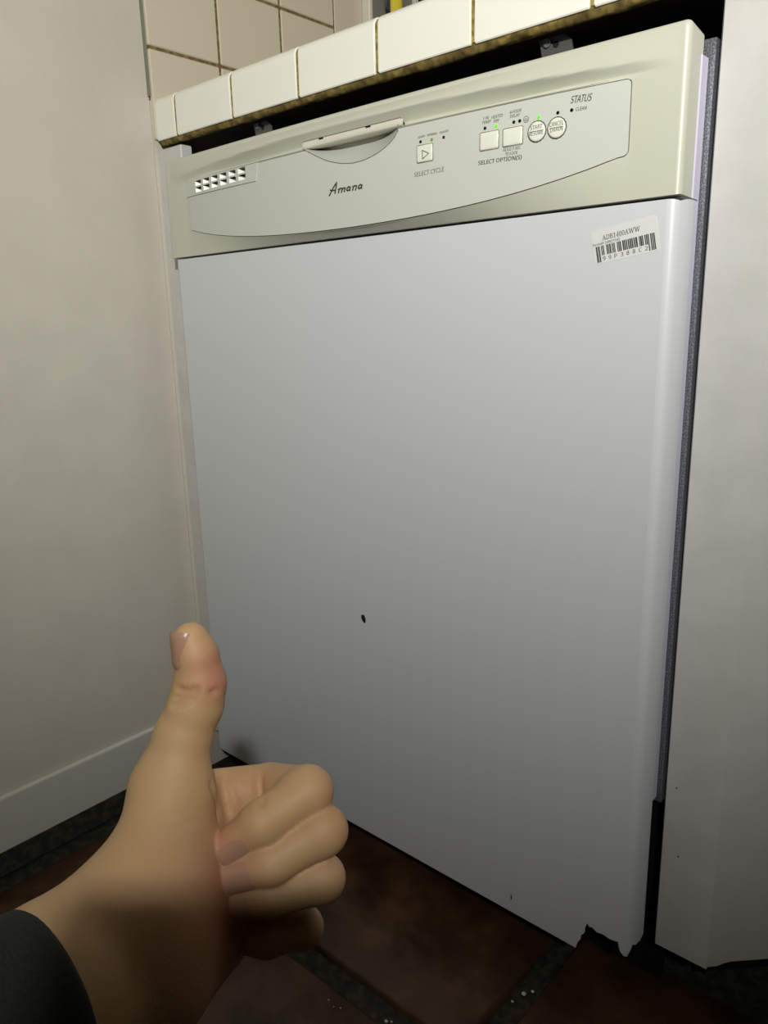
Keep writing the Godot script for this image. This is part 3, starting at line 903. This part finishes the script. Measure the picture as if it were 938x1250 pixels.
func cabinets() -> void:
	var c := thing("corner_cabinet", Vector3(0.75, 0.0, -0.2))
	tag(c, "white painted cabinet with an angled side, standing right of the dishwasher", "cabinet")
	var st := stool()
	st.set_smooth_group(-1)
	# front stile with softened edges
	var p := [Vector2(0.6030, -0.60), Vector2(0.6028, -0.0400), Vector2(0.6042, -0.0380), Vector2(0.6497, -0.0380)]
	var low := [0.0760, 0.0745, 0.0735, 0.0738]
	for k in 3:
		quad(st, Vector3(p[k].x, 0.8380, p[k].y), Vector3(p[k].x, low[k], p[k].y), Vector3(p[k + 1].x, low[k + 1], p[k + 1].y), Vector3(p[k + 1].x, 0.8380, p[k + 1].y))
	quad(st, Vector3(0.6030, 0.0760, -0.058), Vector3(0.6042, 0.0735, -0.038), Vector3(0.6497, 0.0738, -0.038), Vector3(0.6497, 0.0738, -0.058))
	put("stile", done(st), M.cab, c)
	st = stool()
	st.set_smooth_group(-1)
	var e := [Vector3(0.6497, 0.0738, -0.0380), Vector3(0.6502, 0.0762, -0.0385), Vector3(0.6565, 0.0766, -0.0448), Vector3(0.6610, 0.0790, -0.0493), Vector3(0.6650, 0.0802, -0.0533), Vector3(0.85, 0.0795, -0.2383)]
	for k in e.size() - 1:
		quad(st, e[k], Vector3(e[k].x, 0.8380, e[k].z), Vector3(e[k + 1].x, 0.8380, e[k + 1].z), e[k + 1])
		quad(st, e[k], e[k + 1], e[k + 1] + Vector3(-0.014, 0, -0.014), e[k] + Vector3(-0.014, 0, -0.014))
	put("angled_side", done(st), M.cab, c)
	put("base", box(Vector3(0.620, 0.0, -0.60), Vector3(0.630, 0.13, -0.110)), M.dark, c, "dark recessed plinth")
	st = stool()
	st.set_smooth_group(-1)
	quad(st, Vector3(0.620, 0.0, -0.105), Vector3(0.620, 0.13, -0.105), Vector3(0.84, 0.13, -0.325), Vector3(0.84, 0.0, -0.325))
	put("plinth", done(st), M.dark, c)
	for k in [[0.6125, 0.2380, 0.0007], [0.6185, 0.1730, 0.0007]]:
		put("paint_chip", plate(disc(k[0], k[1], k[2]), -0.0382, -0.0377), M.ink, c)
	var f := put("filler_strip", box(Vector3(-0.0545, 0.062, -0.040), Vector3(-0.0060, 0.8385, -0.0240), 0.0012), M.cab)
	tag(f, "narrow white filler strip between the left wall and the dishwasher", "filler strip")

func tap() -> void:
	var t := thing("brass_post", Vector3(0.0975, 0.8955, -0.30))
	tag(t, "shiny yellow brass post rising behind the white tiled worktop edge", "post")
	var o := Vector3(0.0975, 0.0, -0.30)
	put("escutcheon", lathe(PackedVector2Array([Vector2(0.024, 0.8955), Vector2(0.024, 0.899), Vector2(0.018, 0.906), Vector2(0.010, 0.909), Vector2(0.0, 0.909)]), o), M.brass, t)
	var pts := [o + Vector3(0, 0.905, 0)]
	var rad := [0.0080]
	pts.append(o + Vector3(0, 1.12, 0)); rad.append(0.0080)
	for k in 9:
		var a := PI * k / 8
		pts.append(o + Vector3(0.06 * (1 - cos(a)) * 0.7, 1.13 + 0.05 * sin(a), 0.06 * (1 - cos(a)) * 0.7))
		rad.append(0.0086)
	put("pipe", tube(pts, rad, 16), M.brass, t)

# ------------------------------------------------------------------ what lights the place: the headlamp of the one who kneels here, and the phone held before it
func headlamp() -> void:
	var t := thing("headlamp", LAMP)
	tag(t, "small round headlamp with a lit lens, worn behind the camera", "headlamp")
	var d := (LAMP_AIM - LAMP).normalized()
	var b := Basis.looking_at(d, Vector3.UP) * Basis(Vector3.RIGHT, -PI / 2)   # y of the lathe looks along the beam
	var shell := lathe(PackedVector2Array([Vector2(0.0, -0.040), Vector2(0.018, -0.038), Vector2(0.024, -0.020), Vector2(0.026, -0.004), Vector2(0.023, -0.003), Vector2(0.020, -0.008), Vector2(0.0, -0.008)]), Vector3.ZERO, 24)
	var h := put("housing", shell, M.cord, t)
	h.position = Vector3.ZERO
	h.basis = b
	var lens := put("lamp_lens", lathe(PackedVector2Array([Vector2(0.020, -0.0079), Vector2(0.016, -0.006), Vector2(0.0, -0.005)]), Vector3.ZERO, 24), M.bulb, t)
	lens.position = Vector3.ZERO
	lens.basis = b
	var l := SpotLight3D.new()
	l.name = "lamp_light"
	l.light_color = Color(1.0, 0.99, 0.95)
	l.light_energy = LAMP_ENERGY
	l.light_size = 0.016
	l.spot_range = 8.0
	l.spot_attenuation = 2.0
	l.spot_angle = LAMP_ANGLE
	l.spot_angle_attenuation = 1.0
	l.shadow_enabled = true
	l.basis = Basis.looking_at(d, Vector3.UP)
	t.add_child(l)

func phone() -> void:
	var t := thing("phone", Vector3(0.80865, 0.63053, 0.55010))
	tag(t, "black phone held upright at the camera's place", "phone")
	t.basis = Basis(Vector3(0.751526, -0.024879, -0.659234), Vector3(-0.142355, 0.969630, -0.198877), Vector3(0.644161, 0.243306, 0.725161))
	var st := stool()
	add_box(st, Vector3(-0.058, -0.133, 0.003), Vector3(0.015, 0.009, 0.011), 0.002)
	var c := put("case", done(st), M.cord, t)
	c.position = Vector3.ZERO
	var s := put("screen", box(Vector3(-0.056, -0.131, 0.0110), Vector3(0.013, 0.007, 0.0113)), M.glass, t)
	s.position = Vector3.ZERO

# ------------------------------------------------------------------ the hand
# bones: from, to, radius at each end; grouped so that a group blends within itself and then into the rest
var groups := []
var creases := []

func add_group(blend: float, join: float, bones: Array) -> void:
	var lo := Vector3(9, 9, 9)
	var hi := -lo
	var flat := PackedFloat32Array()
	for b in bones:
		var r := maxf(b[2], b[3])
		for p: Vector3 in [b[0], b[1]]:
			lo = lo.min(p - Vector3(r, r, r))
			hi = hi.max(p + Vector3(r, r, r))
		var d: Vector3 = b[1] - b[0]
		flat.append_array(PackedFloat32Array([b[0].x, b[0].y, b[0].z, d.x, d.y, d.z, 1.0 / maxf(d.length_squared(), 1e-9), b[2], b[3] - b[2]]))
	groups.append({"k": blend, "j": join, "f": flat, "c": (lo + hi) * 0.5, "r": (hi - lo).length() * 0.5})

func smin(a: float, b: float, k: float) -> float:
	var h := maxf(k - absf(a - b), 0.0) / k
	return minf(a, b) - h * h * k * 0.25

func flesh(p: Vector3) -> float:
	var d := 1.0
	for g in groups:
		var far: float = p.distance_to(g.c) - g.r
		if far > 0.012:
			d = minf(d, far)
			continue
		var f: PackedFloat32Array = g.f
		var k: float = g.k
		var e := 1.0
		for i in range(0, f.size(), 9):
			var px := p.x - f[i]
			var py := p.y - f[i + 1]
			var pz := p.z - f[i + 2]
			var t := clampf((px * f[i + 3] + py * f[i + 4] + pz * f[i + 5]) * f[i + 6], 0.0, 1.0)
			px -= f[i + 3] * t
			py -= f[i + 4] * t
			pz -= f[i + 5] * t
			var c := sqrt(px * px + py * py + pz * pz) - f[i + 7] - f[i + 8] * t
			var h := maxf(k - absf(e - c), 0.0) / k
			e = minf(e, c) - h * h * k * 0.25
		d = smin(d, e, g.j)
	if absf(d) < 0.008:
		for c in creases:
			var a: Vector3 = c[0]
			var ab: Vector3 = c[1] - a
			var t := clampf((p - a).dot(ab) / ab.length_squared(), 0.0, 1.0)
			var q: float = p.distance_squared_to(a + ab * t) / (c[2] * c[2])
			if q < 6.0:
				d += c[3] * exp(-q)
	return d

func skin_colour(p: Vector3) -> Color:
	var n := noise.get_noise_3dv(p * 900.0) * 0.5 + noise.get_noise_3dv(p * 2500.0) * 0.3
	var c := Color(0.60, 0.40, 0.21)
	var red := 0.0
	for s in blush:
		red += s[2] * exp(-p.distance_squared_to(s[0]) / (s[1] * s[1]))
	c = c.lerp(Color(0.56, 0.26, 0.165), clampf(red, 0.0, 1.0))
	var f := 1.0 + 0.07 * n
	return Color(c.r * f, c.g * f, c.b * f)

var blush := []

func net(lo: Vector3, hi: Vector3, h: float) -> ArrayMesh:
	var B := 4
	var nb := Vector3i(((hi - lo) / (h * B)).ceil())
	var n := nb * B + Vector3i.ONE
	var val := PackedFloat32Array()
	val.resize(n.x * n.y * n.z)
	val.fill(1.0)
	var idx := PackedInt32Array()
	idx.resize(val.size())
	idx.fill(-1)
	var sy := n.x
	var sz := n.x * n.y
	var live := []
	for bz in nb.z:
		for by in nb.y:
			for bx in nb.x:
				var c := lo + Vector3(bx + 0.5, by + 0.5, bz + 0.5) * (h * B)
				var d := flesh(c)
				if absf(d) < h * B * 1.0:
					live.append(Vector3i(bx, by, bz))
				elif d < 0.0:
					for z in B + 1:
						for y in B + 1:
							for x in B + 1:
								val[(bz * B + z) * sz + (by * B + y) * sy + bx * B + x] = -1.0
	var seen := PackedByteArray()
	seen.resize(val.size())
	for b: Vector3i in live:
		for z in B + 1:
			for y in B + 1:
				for x in B + 1:
					var i := (b.z * B + z) * sz + (b.y * B + y) * sy + b.x * B + x
					if seen[i] == 0:
						seen[i] = 1
						val[i] = flesh(lo + Vector3(b.x * B + x, b.y * B + y, b.z * B + z) * h)
	var st := stool()
	st.set_smooth_group(0)
	var count := 0
	var corner := [Vector3i(0, 0, 0), Vector3i(1, 0, 0), Vector3i(0, 1, 0), Vector3i(1, 1, 0), Vector3i(0, 0, 1), Vector3i(1, 0, 1), Vector3i(0, 1, 1), Vector3i(1, 1, 1)]
	var ofs := PackedInt32Array([0, 1, sy, sy + 1, sz, sz + 1, sz + sy, sz + sy + 1])
	var edges := [[0, 1], [2, 3], [4, 5], [6, 7], [0, 2], [1, 3], [4, 6], [5, 7], [0, 4], [1, 5], [2, 6], [3, 7]]
	var cells := []
	for b: Vector3i in live:
		for z in B:
			for y in B:
				for x in B:
					var i := (b.z * B + z) * sz + (b.y * B + y) * sy + b.x * B + x
					var neg := 0
					for k in 8:
						if val[i + ofs[k]] < 0.0: neg += 1
					if neg == 0 or neg == 8: continue
					var at := Vector3.ZERO
					var m := 0
					for e in edges:
						var a := val[i + ofs[e[0]]]
						var c := val[i + ofs[e[1]]]
						if (a < 0.0) != (c < 0.0):
							at += Vector3(corner[e[0]]).lerp(Vector3(corner[e[1]]), a / (a - c))
							m += 1
					var p := lo + (Vector3(b.x * B + x, b.y * B + y, b.z * B + z) + at / m) * h
					st.set_color(skin_colour(p))
					st.add_vertex(p)
					idx[i] = count
					count += 1
					cells.append(i)
	for i: int in cells:
		for ax in [[1, sy, sz], [sy, sz, 1], [sz, 1, sy]]:
			var a := val[i]
			var c := val[i + ax[0]]
			if (a < 0.0) == (c < 0.0): continue
			var q0 := idx[i]
			var q1 := idx[i - ax[1]]
			var q2 := idx[i - ax[1] - ax[2]]
			var q3 := idx[i - ax[2]]
			if q1 < 0 or q2 < 0 or q3 < 0: continue
			for k in ([q0, q1, q2, q0, q2, q3] if a >= 0.0 else [q0, q2, q1, q0, q3, q2]):
				st.add_index(k)
	st.generate_normals()
	return st.commit()

# a nail: a thin curved plate over the last bone a-b, looking along n; from t0 to t1 along the bone, r its distance from the bone there
func fingernail(body: Node3D, a: Vector3, b: Vector3, n: Vector3, t0: float, t1: float, r0: float, r1: float, spread: float, flat: float, lbl := "") -> void:
	var ax := (b - a).normalized()
	n = (n - ax * n.dot(ax)).normalized()
	var side := ax.cross(n)
	var st := stool()
	st.set_smooth_group(0)
	var na := 14
	var nt := 16
	var top := []
	for j in nt + 1:
		var t := j / float(nt)
		var row := []
		for i in na + 1:
			var s := (i / float(na)) * 2.0 - 1.0
			var bend := -0.13 * (1.0 - s * s) * (1.0 - t) * (1.0 - t) + 0.10 * (1.0 - s * s) * t * t
			var u := lerpf(t0, t1, t + bend - 0.04)
			var phi := s * spread * (0.86 + 0.14 * smoothstep(0.0, 0.4, t))
			var r := lerpf(r0, r1, t)
			var rim := clampf(minf(1.0 - absf(s), minf(t, 1.0 - t) * 1.5) / 0.14, 0.0, 1.0)
			row.append(a + (b - a) * u + (n * cos(phi) + side * sin(phi) * flat) * r + n * (0.0007 * rim - 0.0007))
		top.append(row)
	for j in nt:
		for i in na:
			quad(st, top[j][i], top[j][i + 1], top[j + 1][i + 1], top[j + 1][i])
	put("fingernail", done(st, true), M.nail, body, lbl)

func person() -> void:
	add_group(0.012, 0.001, [[Vector3(0.56483, 0.39044, 0.52317), Vector3(0.56285, 0.39228, 0.46501), 0.0360, 0.0330], [Vector3(0.56285, 0.39228, 0.46501), Vector3(0.55941, 0.40006, 0.43236), 0.0300, 0.0255], [Vector3(0.56180, 0.37484, 0.46215), Vector3(0.56808, 0.38248, 0.43056), 0.0290, 0.0260], [Vector3(0.55941, 0.40006, 0.43236), Vector3(0.53766, 0.40289, 0.35696), 0.0240, 0.0135], [Vector3(0.56325, 0.39050, 0.43216), Vector3(0.54379, 0.38123, 0.35051), 0.0240, 0.0130], [Vector3(0.56453, 0.38248, 0.43095), Vector3(0.54272, 0.36100, 0.35549), 0.0240, 0.0125], [Vector3(0.56448, 0.37697, 0.43009), Vector3(0.53891, 0.34538, 0.36411), 0.0240, 0.0120], [Vector3(0.56415, 0.37921, 0.42963), Vector3(0.55131, 0.35655, 0.38796), 0.0235, 0.0135]])
	add_group(0.012, 0.012, [[Vector3(0.56289, 0.40623, 0.42720), Vector3(0.54147, 0.43294, 0.39590), 0.0205, 0.0150], [Vector3(0.56831, 0.39739, 0.42121), Vector3(0.54661, 0.42817, 0.39568), 0.0180, 0.0120], [Vector3(0.56380, 0.39543, 0.41071), Vector3(0.54457, 0.42440, 0.39049), 0.0105, 0.0095]])
	add_group(0.004, 0.010, [[Vector3(0.54081, 0.43685, 0.39379), Vector3(0.54017, 0.45484, 0.38556), 0.0148, 0.0113], [Vector3(0.53920, 0.43569, 0.39286), Vector3(0.53857, 0.45379, 0.38458), 0.0148, 0.0113], [Vector3(0.54057, 0.45510, 0.38581), Vector3(0.54286, 0.46896, 0.37913), 0.0113, 0.0107], [Vector3(0.53817, 0.45353, 0.38434), Vector3(0.54047, 0.46751, 0.37760), 0.0113, 0.0107], [Vector3(0.54310, 0.46910, 0.37928), Vector3(0.54386, 0.47895, 0.37668), 0.0107, 0.0101], [Vector3(0.54023, 0.46736, 0.37744), Vector3(0.54100, 0.47732, 0.37481), 0.0107, 0.0101], [Vector3(0.54386, 0.47895, 0.37668), Vector3(0.54269, 0.49134, 0.37632), 0.0101, 0.0081], [Vector3(0.54100, 0.47732, 0.37481), Vector3(0.53980, 0.48982, 0.37443), 0.0101, 0.0081], [Vector3(0.54269, 0.49134, 0.37632), Vector3(0.54066, 0.49838, 0.37714), 0.0081, 0.0069], [Vector3(0.53980, 0.48982, 0.37443), Vector3(0.53774, 0.49694, 0.37525), 0.0081, 0.0069]])
	add_group(0.008, 0.005, [[Vector3(0.53831, 0.41804, 0.37612), Vector3(0.55350, 0.41540, 0.34972), 0.0128, 0.0122]])
	add_group(0.0040, 0.0012, [[Vector3(0.55128, 0.41438, 0.34790), Vector3(0.58447, 0.42973, 0.35326), 0.0118, 0.0106], [Vector3(0.58447, 0.42973, 0.35326), Vector3(0.57758, 0.42226, 0.37430), 0.0106, 0.0093], [Vector3(0.57758, 0.42226, 0.37430), Vector3(0.56764, 0.41236, 0.38506), 0.0093, 0.0078]])
	add_group(0.0040, 0.0012, [[Vector3(0.55418, 0.38751, 0.34469), Vector3(0.59379, 0.41464, 0.35419), 0.0118, 0.0104], [Vector3(0.59379, 0.41464, 0.35419), Vector3(0.58328, 0.40677, 0.37580), 0.0104, 0.0094], [Vector3(0.58328, 0.40677, 0.37580), Vector3(0.56904, 0.40105, 0.38762), 0.0094, 0.0084]])
	add_group(0.0040, 0.0012, [[Vector3(0.55417, 0.36668, 0.34893), Vector3(0.59494, 0.39303, 0.35766), 0.0110, 0.0100], [Vector3(0.59494, 0.39303, 0.35766), Vector3(0.58372, 0.39127, 0.37649), 0.0100, 0.0092], [Vector3(0.58372, 0.39127, 0.37649), Vector3(0.56812, 0.38643, 0.38783), 0.0092, 0.0084]])
	add_group(0.0040, 0.0012, [[Vector3(0.55203, 0.35040, 0.35629), Vector3(0.58660, 0.36603, 0.36309), 0.0100, 0.0088], [Vector3(0.58660, 0.36603, 0.36309), Vector3(0.57894, 0.36603, 0.37678), 0.0088, 0.0080], [Vector3(0.57894, 0.36603, 0.37678), Vector3(0.56678, 0.36517, 0.38512), 0.0080, 0.0070]])
	creases = [[Vector3(0.54406, 0.48006, 0.38803), Vector3(0.54588, 0.48004, 0.38778), 0.0012, 0.00260], [Vector3(0.54588, 0.48004, 0.38778), Vector3(0.54750, 0.47987, 0.38737), 0.0012, 0.00260], [Vector3(0.54750, 0.47987, 0.38737), Vector3(0.54884, 0.47959, 0.38683), 0.0012, 0.00260], [Vector3(0.54884, 0.47959, 0.38683), Vector3(0.55003, 0.48013, 0.38597), 0.0012, 0.00260], [Vector3(0.55003, 0.48013, 0.38597), Vector3(0.55109, 0.48058, 0.38498), 0.0012, 0.00260], [Vector3(0.55109, 0.48058, 0.38498), Vector3(0.55200, 0.48096, 0.38394), 0.0012, 0.00260], [Vector3(0.54329, 0.47641, 0.38913), Vector3(0.54530, 0.47682, 0.38882), 0.0012, 0.00260], [Vector3(0.54530, 0.47682, 0.38882), Vector3(0.54698, 0.47702, 0.38827), 0.0012, 0.00260], [Vector3(0.54698, 0.47702, 0.38827), Vector3(0.54845, 0.47711, 0.38764), 0.0012, 0.00260], [Vector3(0.54845, 0.47711, 0.38764), Vector3(0.54983, 0.47790, 0.38661), 0.0012, 0.00260], [Vector3(0.54983, 0.47790, 0.38661), Vector3(0.55113, 0.47864, 0.38548), 0.0012, 0.00260], [Vector3(0.55113, 0.47864, 0.38548), Vector3(0.55218, 0.47924, 0.38425), 0.0012, 0.00260], [Vector3(0.54221, 0.47310, 0.39040), Vector3(0.54422, 0.47376, 0.39005), 0.0012, 0.00260], [Vector3(0.54422, 0.47376, 0.39005), Vector3(0.54592, 0.47423, 0.38948), 0.0012, 0.00260], [Vector3(0.54592, 0.47423, 0.38948), Vector3(0.54743, 0.47460, 0.38885), 0.0012, 0.00260], [Vector3(0.54743, 0.47460, 0.38885), Vector3(0.54885, 0.47553, 0.38783), 0.0012, 0.00260], [Vector3(0.54885, 0.47553, 0.38783), Vector3(0.55018, 0.47641, 0.38670), 0.0012, 0.00260], [Vector3(0.55018, 0.47641, 0.38670), Vector3(0.55137, 0.47721, 0.38554), 0.0012, 0.00260], [Vector3(0.55486, 0.47823, 0.37872), Vector3(0.55501, 0.47825, 0.37770), 0.0012, 0.00160], [Vector3(0.55501, 0.47825, 0.37770), Vector3(0.55504, 0.47818, 0.37656), 0.0012, 0.00160], [Vector3(0.55504, 0.47818, 0.37656), Vector3(0.55500, 0.47809, 0.37541), 0.0012, 0.00160], [Vector3(0.54368, 0.43000, 0.36862), Vector3(0.54645, 0.42928, 0.37048), 0.0015, 0.00300], [Vector3(0.54645, 0.42928, 0.37048), Vector3(0.54909, 0.42777, 0.37217), 0.0015, 0.00300], [Vector3(0.54909, 0.42777, 0.37217), Vector3(0.55116, 0.42575, 0.37346), 0.0015, 0.00300], [Vector3(0.55116, 0.42575, 0.37346), Vector3(0.55263, 0.42338, 0.37435), 0.0015, 0.00300], [Vector3(0.55263, 0.42338, 0.37435), Vector3(0.55388, 0.42030, 0.37483), 0.0015, 0.00300], [Vector3(0.55388, 0.42030, 0.37483), Vector3(0.55492, 0.41693, 0.37516), 0.0015, 0.00300], [Vector3(0.54795, 0.42744, 0.35097), Vector3(0.55203, 0.42823, 0.35462), 0.0015, 0.00300], [Vector3(0.55203, 0.42823, 0.35462), Vector3(0.55420, 0.42765, 0.35678), 0.0015, 0.00300], [Vector3(0.55420, 0.42765, 0.35678), Vector3(0.55627, 0.42643, 0.35827), 0.0015, 0.00300], [Vector3(0.55627, 0.42643, 0.35827), Vector3(0.55804, 0.42491, 0.35954), 0.0015, 0.00300], [Vector3(0.55804, 0.42491, 0.35954), Vector3(0.55937, 0.42315, 0.36047), 0.0015, 0.00300], [Vector3(0.55937, 0.42315, 0.36047), Vector3(0.56043, 0.42150, 0.36101), 0.0015, 0.00300], [Vector3(0.57721, 0.43319, 0.37353), Vector3(0.57953, 0.43281, 0.37506), 0.0015, 0.00300], [Vector3(0.55647, 0.43750, 0.38386), Vector3(0.55698, 0.43518, 0.38361), 0.0012, 0.00200], [Vector3(0.55698, 0.43518, 0.38361), Vector3(0.55728, 0.43261, 0.38319), 0.0012, 0.00200], [Vector3(0.55728, 0.43261, 0.38319), Vector3(0.55657, 0.42930, 0.38212), 0.0012, 0.00200], [Vector3(0.55657, 0.42930, 0.38212), Vector3(0.55599, 0.42539, 0.38163), 0.0012, 0.00200], [Vector3(0.55599, 0.42539, 0.38163), Vector3(0.55647, 0.42221, 0.38184), 0.0012, 0.00200], [Vector3(0.55647, 0.42221, 0.38184), Vector3(0.55833, 0.42028, 0.38298), 0.0012, 0.00200], [Vector3(0.55237, 0.42642, 0.36833), Vector3(0.55414, 0.42466, 0.36833), 0.0012, 0.00070], [Vector3(0.55414, 0.42466, 0.36833), Vector3(0.55570, 0.42264, 0.36815), 0.0012, 0.00070], [Vector3(0.55570, 0.42264, 0.36815), Vector3(0.55692, 0.42044, 0.36776), 0.0012, 0.00070], [Vector3(0.55692, 0.42044, 0.36776), Vector3(0.55751, 0.41885, 0.36745), 0.0012, 0.00070], [Vector3(0.57428, 0.43096, 0.37891), Vector3(0.57655, 0.43094, 0.37987), 0.0012, 0.00070], [Vector3(0.56156, 0.43577, 0.41110), Vector3(0.56275, 0.43524, 0.40877), 0.0010, 0.00040], [Vector3(0.56275, 0.43524, 0.40877), Vector3(0.56372, 0.43450, 0.40621), 0.0010, 0.00040], [Vector3(0.56372, 0.43450, 0.40621), Vector3(0.56441, 0.43355, 0.40353), 0.0010, 0.00040], [Vector3(0.56441, 0.43355, 0.40353), Vector3(0.56459, 0.43265, 0.40112), 0.0010, 0.00040], [Vector3(0.56459, 0.43265, 0.40112), Vector3(0.56453, 0.43151, 0.39846), 0.0010, 0.00040], [Vector3(0.56453, 0.43151, 0.39846), Vector3(0.56418, 0.43015, 0.39565), 0.0010, 0.00040]]
	blush = [[Vector3(0.55172, 0.48837, 0.37371), 0.0140, 0.80], [Vector3(0.55293, 0.47951, 0.37285), 0.0100, 0.45], [Vector3(0.59009, 0.43156, 0.34903), 0.0120, 0.35], [Vector3(0.59853, 0.41653, 0.35071), 0.0120, 0.40], [Vector3(0.59899, 0.39432, 0.35500), 0.0120, 0.35], [Vector3(0.55688, 0.42722, 0.36620), 0.0200, 0.45], [Vector3(0.57071, 0.39982, 0.41137), 0.0280, 0.40], [Vector3(0.57105, 0.38044, 0.41757), 0.0350, 0.70], [Vector3(0.56995, 0.41368, 0.38671), 0.0100, 0.50], [Vector3(0.57150, 0.40314, 0.38888), 0.0100, 0.40], [Vector3(0.56957, 0.38790, 0.38880), 0.0100, 0.40]]
	var body := put("person", net(Vector3(0.52016, 0.32938, 0.32889), Vector3(0.60894, 0.50928, 0.56317), 0.0012), M.skin)
	tag(body, "left hand giving a thumbs up in a dark sleeve, held before the dishwasher", "person")
	fingernail(body, Vector3(0.54284, 0.48010, 0.37541), Vector3(0.53920, 0.49766, 0.37620), Vector3(0.06236, 0.32543, 0.93862), 0.540, 1.300, 0.01060, 0.00840, 0.880, 0.920, "pale pink thumbnail")
	fingernail(body, Vector3(0.57758, 0.42226, 0.37430), Vector3(0.56764, 0.41236, 0.38506), Vector3(0.66586, -0.41388, 0.62301), 0.400, 1.180, 0.00900, 0.00820, 0.950, 1.000, "")
	fingernail(body, Vector3(0.58328, 0.40677, 0.37580), Vector3(0.56904, 0.40105, 0.38762), Vector3(0.70309, 0.09662, 0.72203), 0.360, 1.120, 0.00934, 0.00880, 0.950, 1.000, "")
	fingernail(body, Vector3(0.58372, 0.39127, 0.37649), Vector3(0.56812, 0.38643, 0.38783), Vector3(0.69882, 0.12571, 0.71606), 0.360, 1.120, 0.00921, 0.00880, 0.950, 1.000, "")
	fingernail(body, Vector3(0.57894, 0.36603, 0.37678), Vector3(0.56678, 0.36517, 0.38512), Vector3(0.68174, 0.24206, 0.69220), 0.400, 1.120, 0.00790, 0.00740, 0.950, 1.000, "")
	# the sleeve's cuff round the wrist
	var a: Vector3 = Vector3(0.56242, 0.39141, 0.46430)
	var b: Vector3 = Vector3(0.56483, 0.39044, 0.52317)
	var d := (b - a).normalized()
	var u: Vector3 = Vector3(0.33703, 0.76078, -0.55464)
	u = (u - d * u.dot(d)).normalized()
	var v := d.cross(u)
	var st := stool()
	st.set_smooth_group(0)
	var rows := []
	var prof := [[0.006, 0.84], [0.0, 0.90], [-0.0012, 0.97], [0.0006, 1.02], [0.004, 1.04], [0.016, 1.03], [0.024, 1.035], [0.0255, 1.015], [0.027, 1.035], [0.05, 1.06], [0.09, 1.12], [0.13, 1.16], [0.20, 1.22], [0.24, 1.22]]
	for k in prof.size():
		var row := []
		for i in 48:
			var t := TAU * i / 48
			var wob := 1.0 + 0.018 * noise.get_noise_3d(cos(t) * 40.0, sin(t) * 40.0, prof[k][0] * 900.0)
			row.append(a + d * prof[k][0] + (u * cos(t) * 0.0375 + v * sin(t) * 0.034) * prof[k][1] * wob)
		rows.append(row)
	for k in prof.size() - 1:
		for i in 48:
			var j := (i + 1) % 48
			quad(st, rows[k][i], rows[k][j], rows[k + 1][j], rows[k + 1][i])
	put("sleeve", done(st, true), M.cloth, body, "dark charcoal sleeve cuff")

const LAMP := Vector3(1.117, 0.995, 0.820)
const LAMP_AIM := Vector3(0.34, 1.33, 0.0)
const LAMP_ENERGY := 1.6
const LAMP_ANGLE := 71.0

func _ready() -> void:
	var cam := Camera3D.new()
	cam.name = "camera"
	cam.fov = 67.9955
	cam.near = 0.02
	cam.far = 50.0
	cam.transform = Transform3D(Basis(Vector3(0.751526, -0.024879, -0.659234), Vector3(-0.142355, 0.969630, -0.198877), Vector3(0.644161, 0.243306, 0.725161)), Vector3(0.80865, 0.63053, 0.55010))
	add_child(cam)
	cam.make_current()
	var env := Environment.new()
	env.background_mode = Environment.BG_COLOR
	env.background_color = Color(0.01, 0.01, 0.015)
	env.tonemap_mode = Environment.TONE_MAPPER_LINEAR
	env.tonemap_exposure = 1.0
	env.sdfgi_enabled = true
	env.ssao_enabled = true
	env.ssil_enabled = true
	var we := WorldEnvironment.new()
	we.name = "environment"
	we.environment = env
	add_child(we)
	noise.seed = 17
	noise.frequency = 0.02
	make_materials()
	setting()
	worktop()
	cabinets()
	dishwasher()
	tap()
	headlamp()
	phone()
	person()
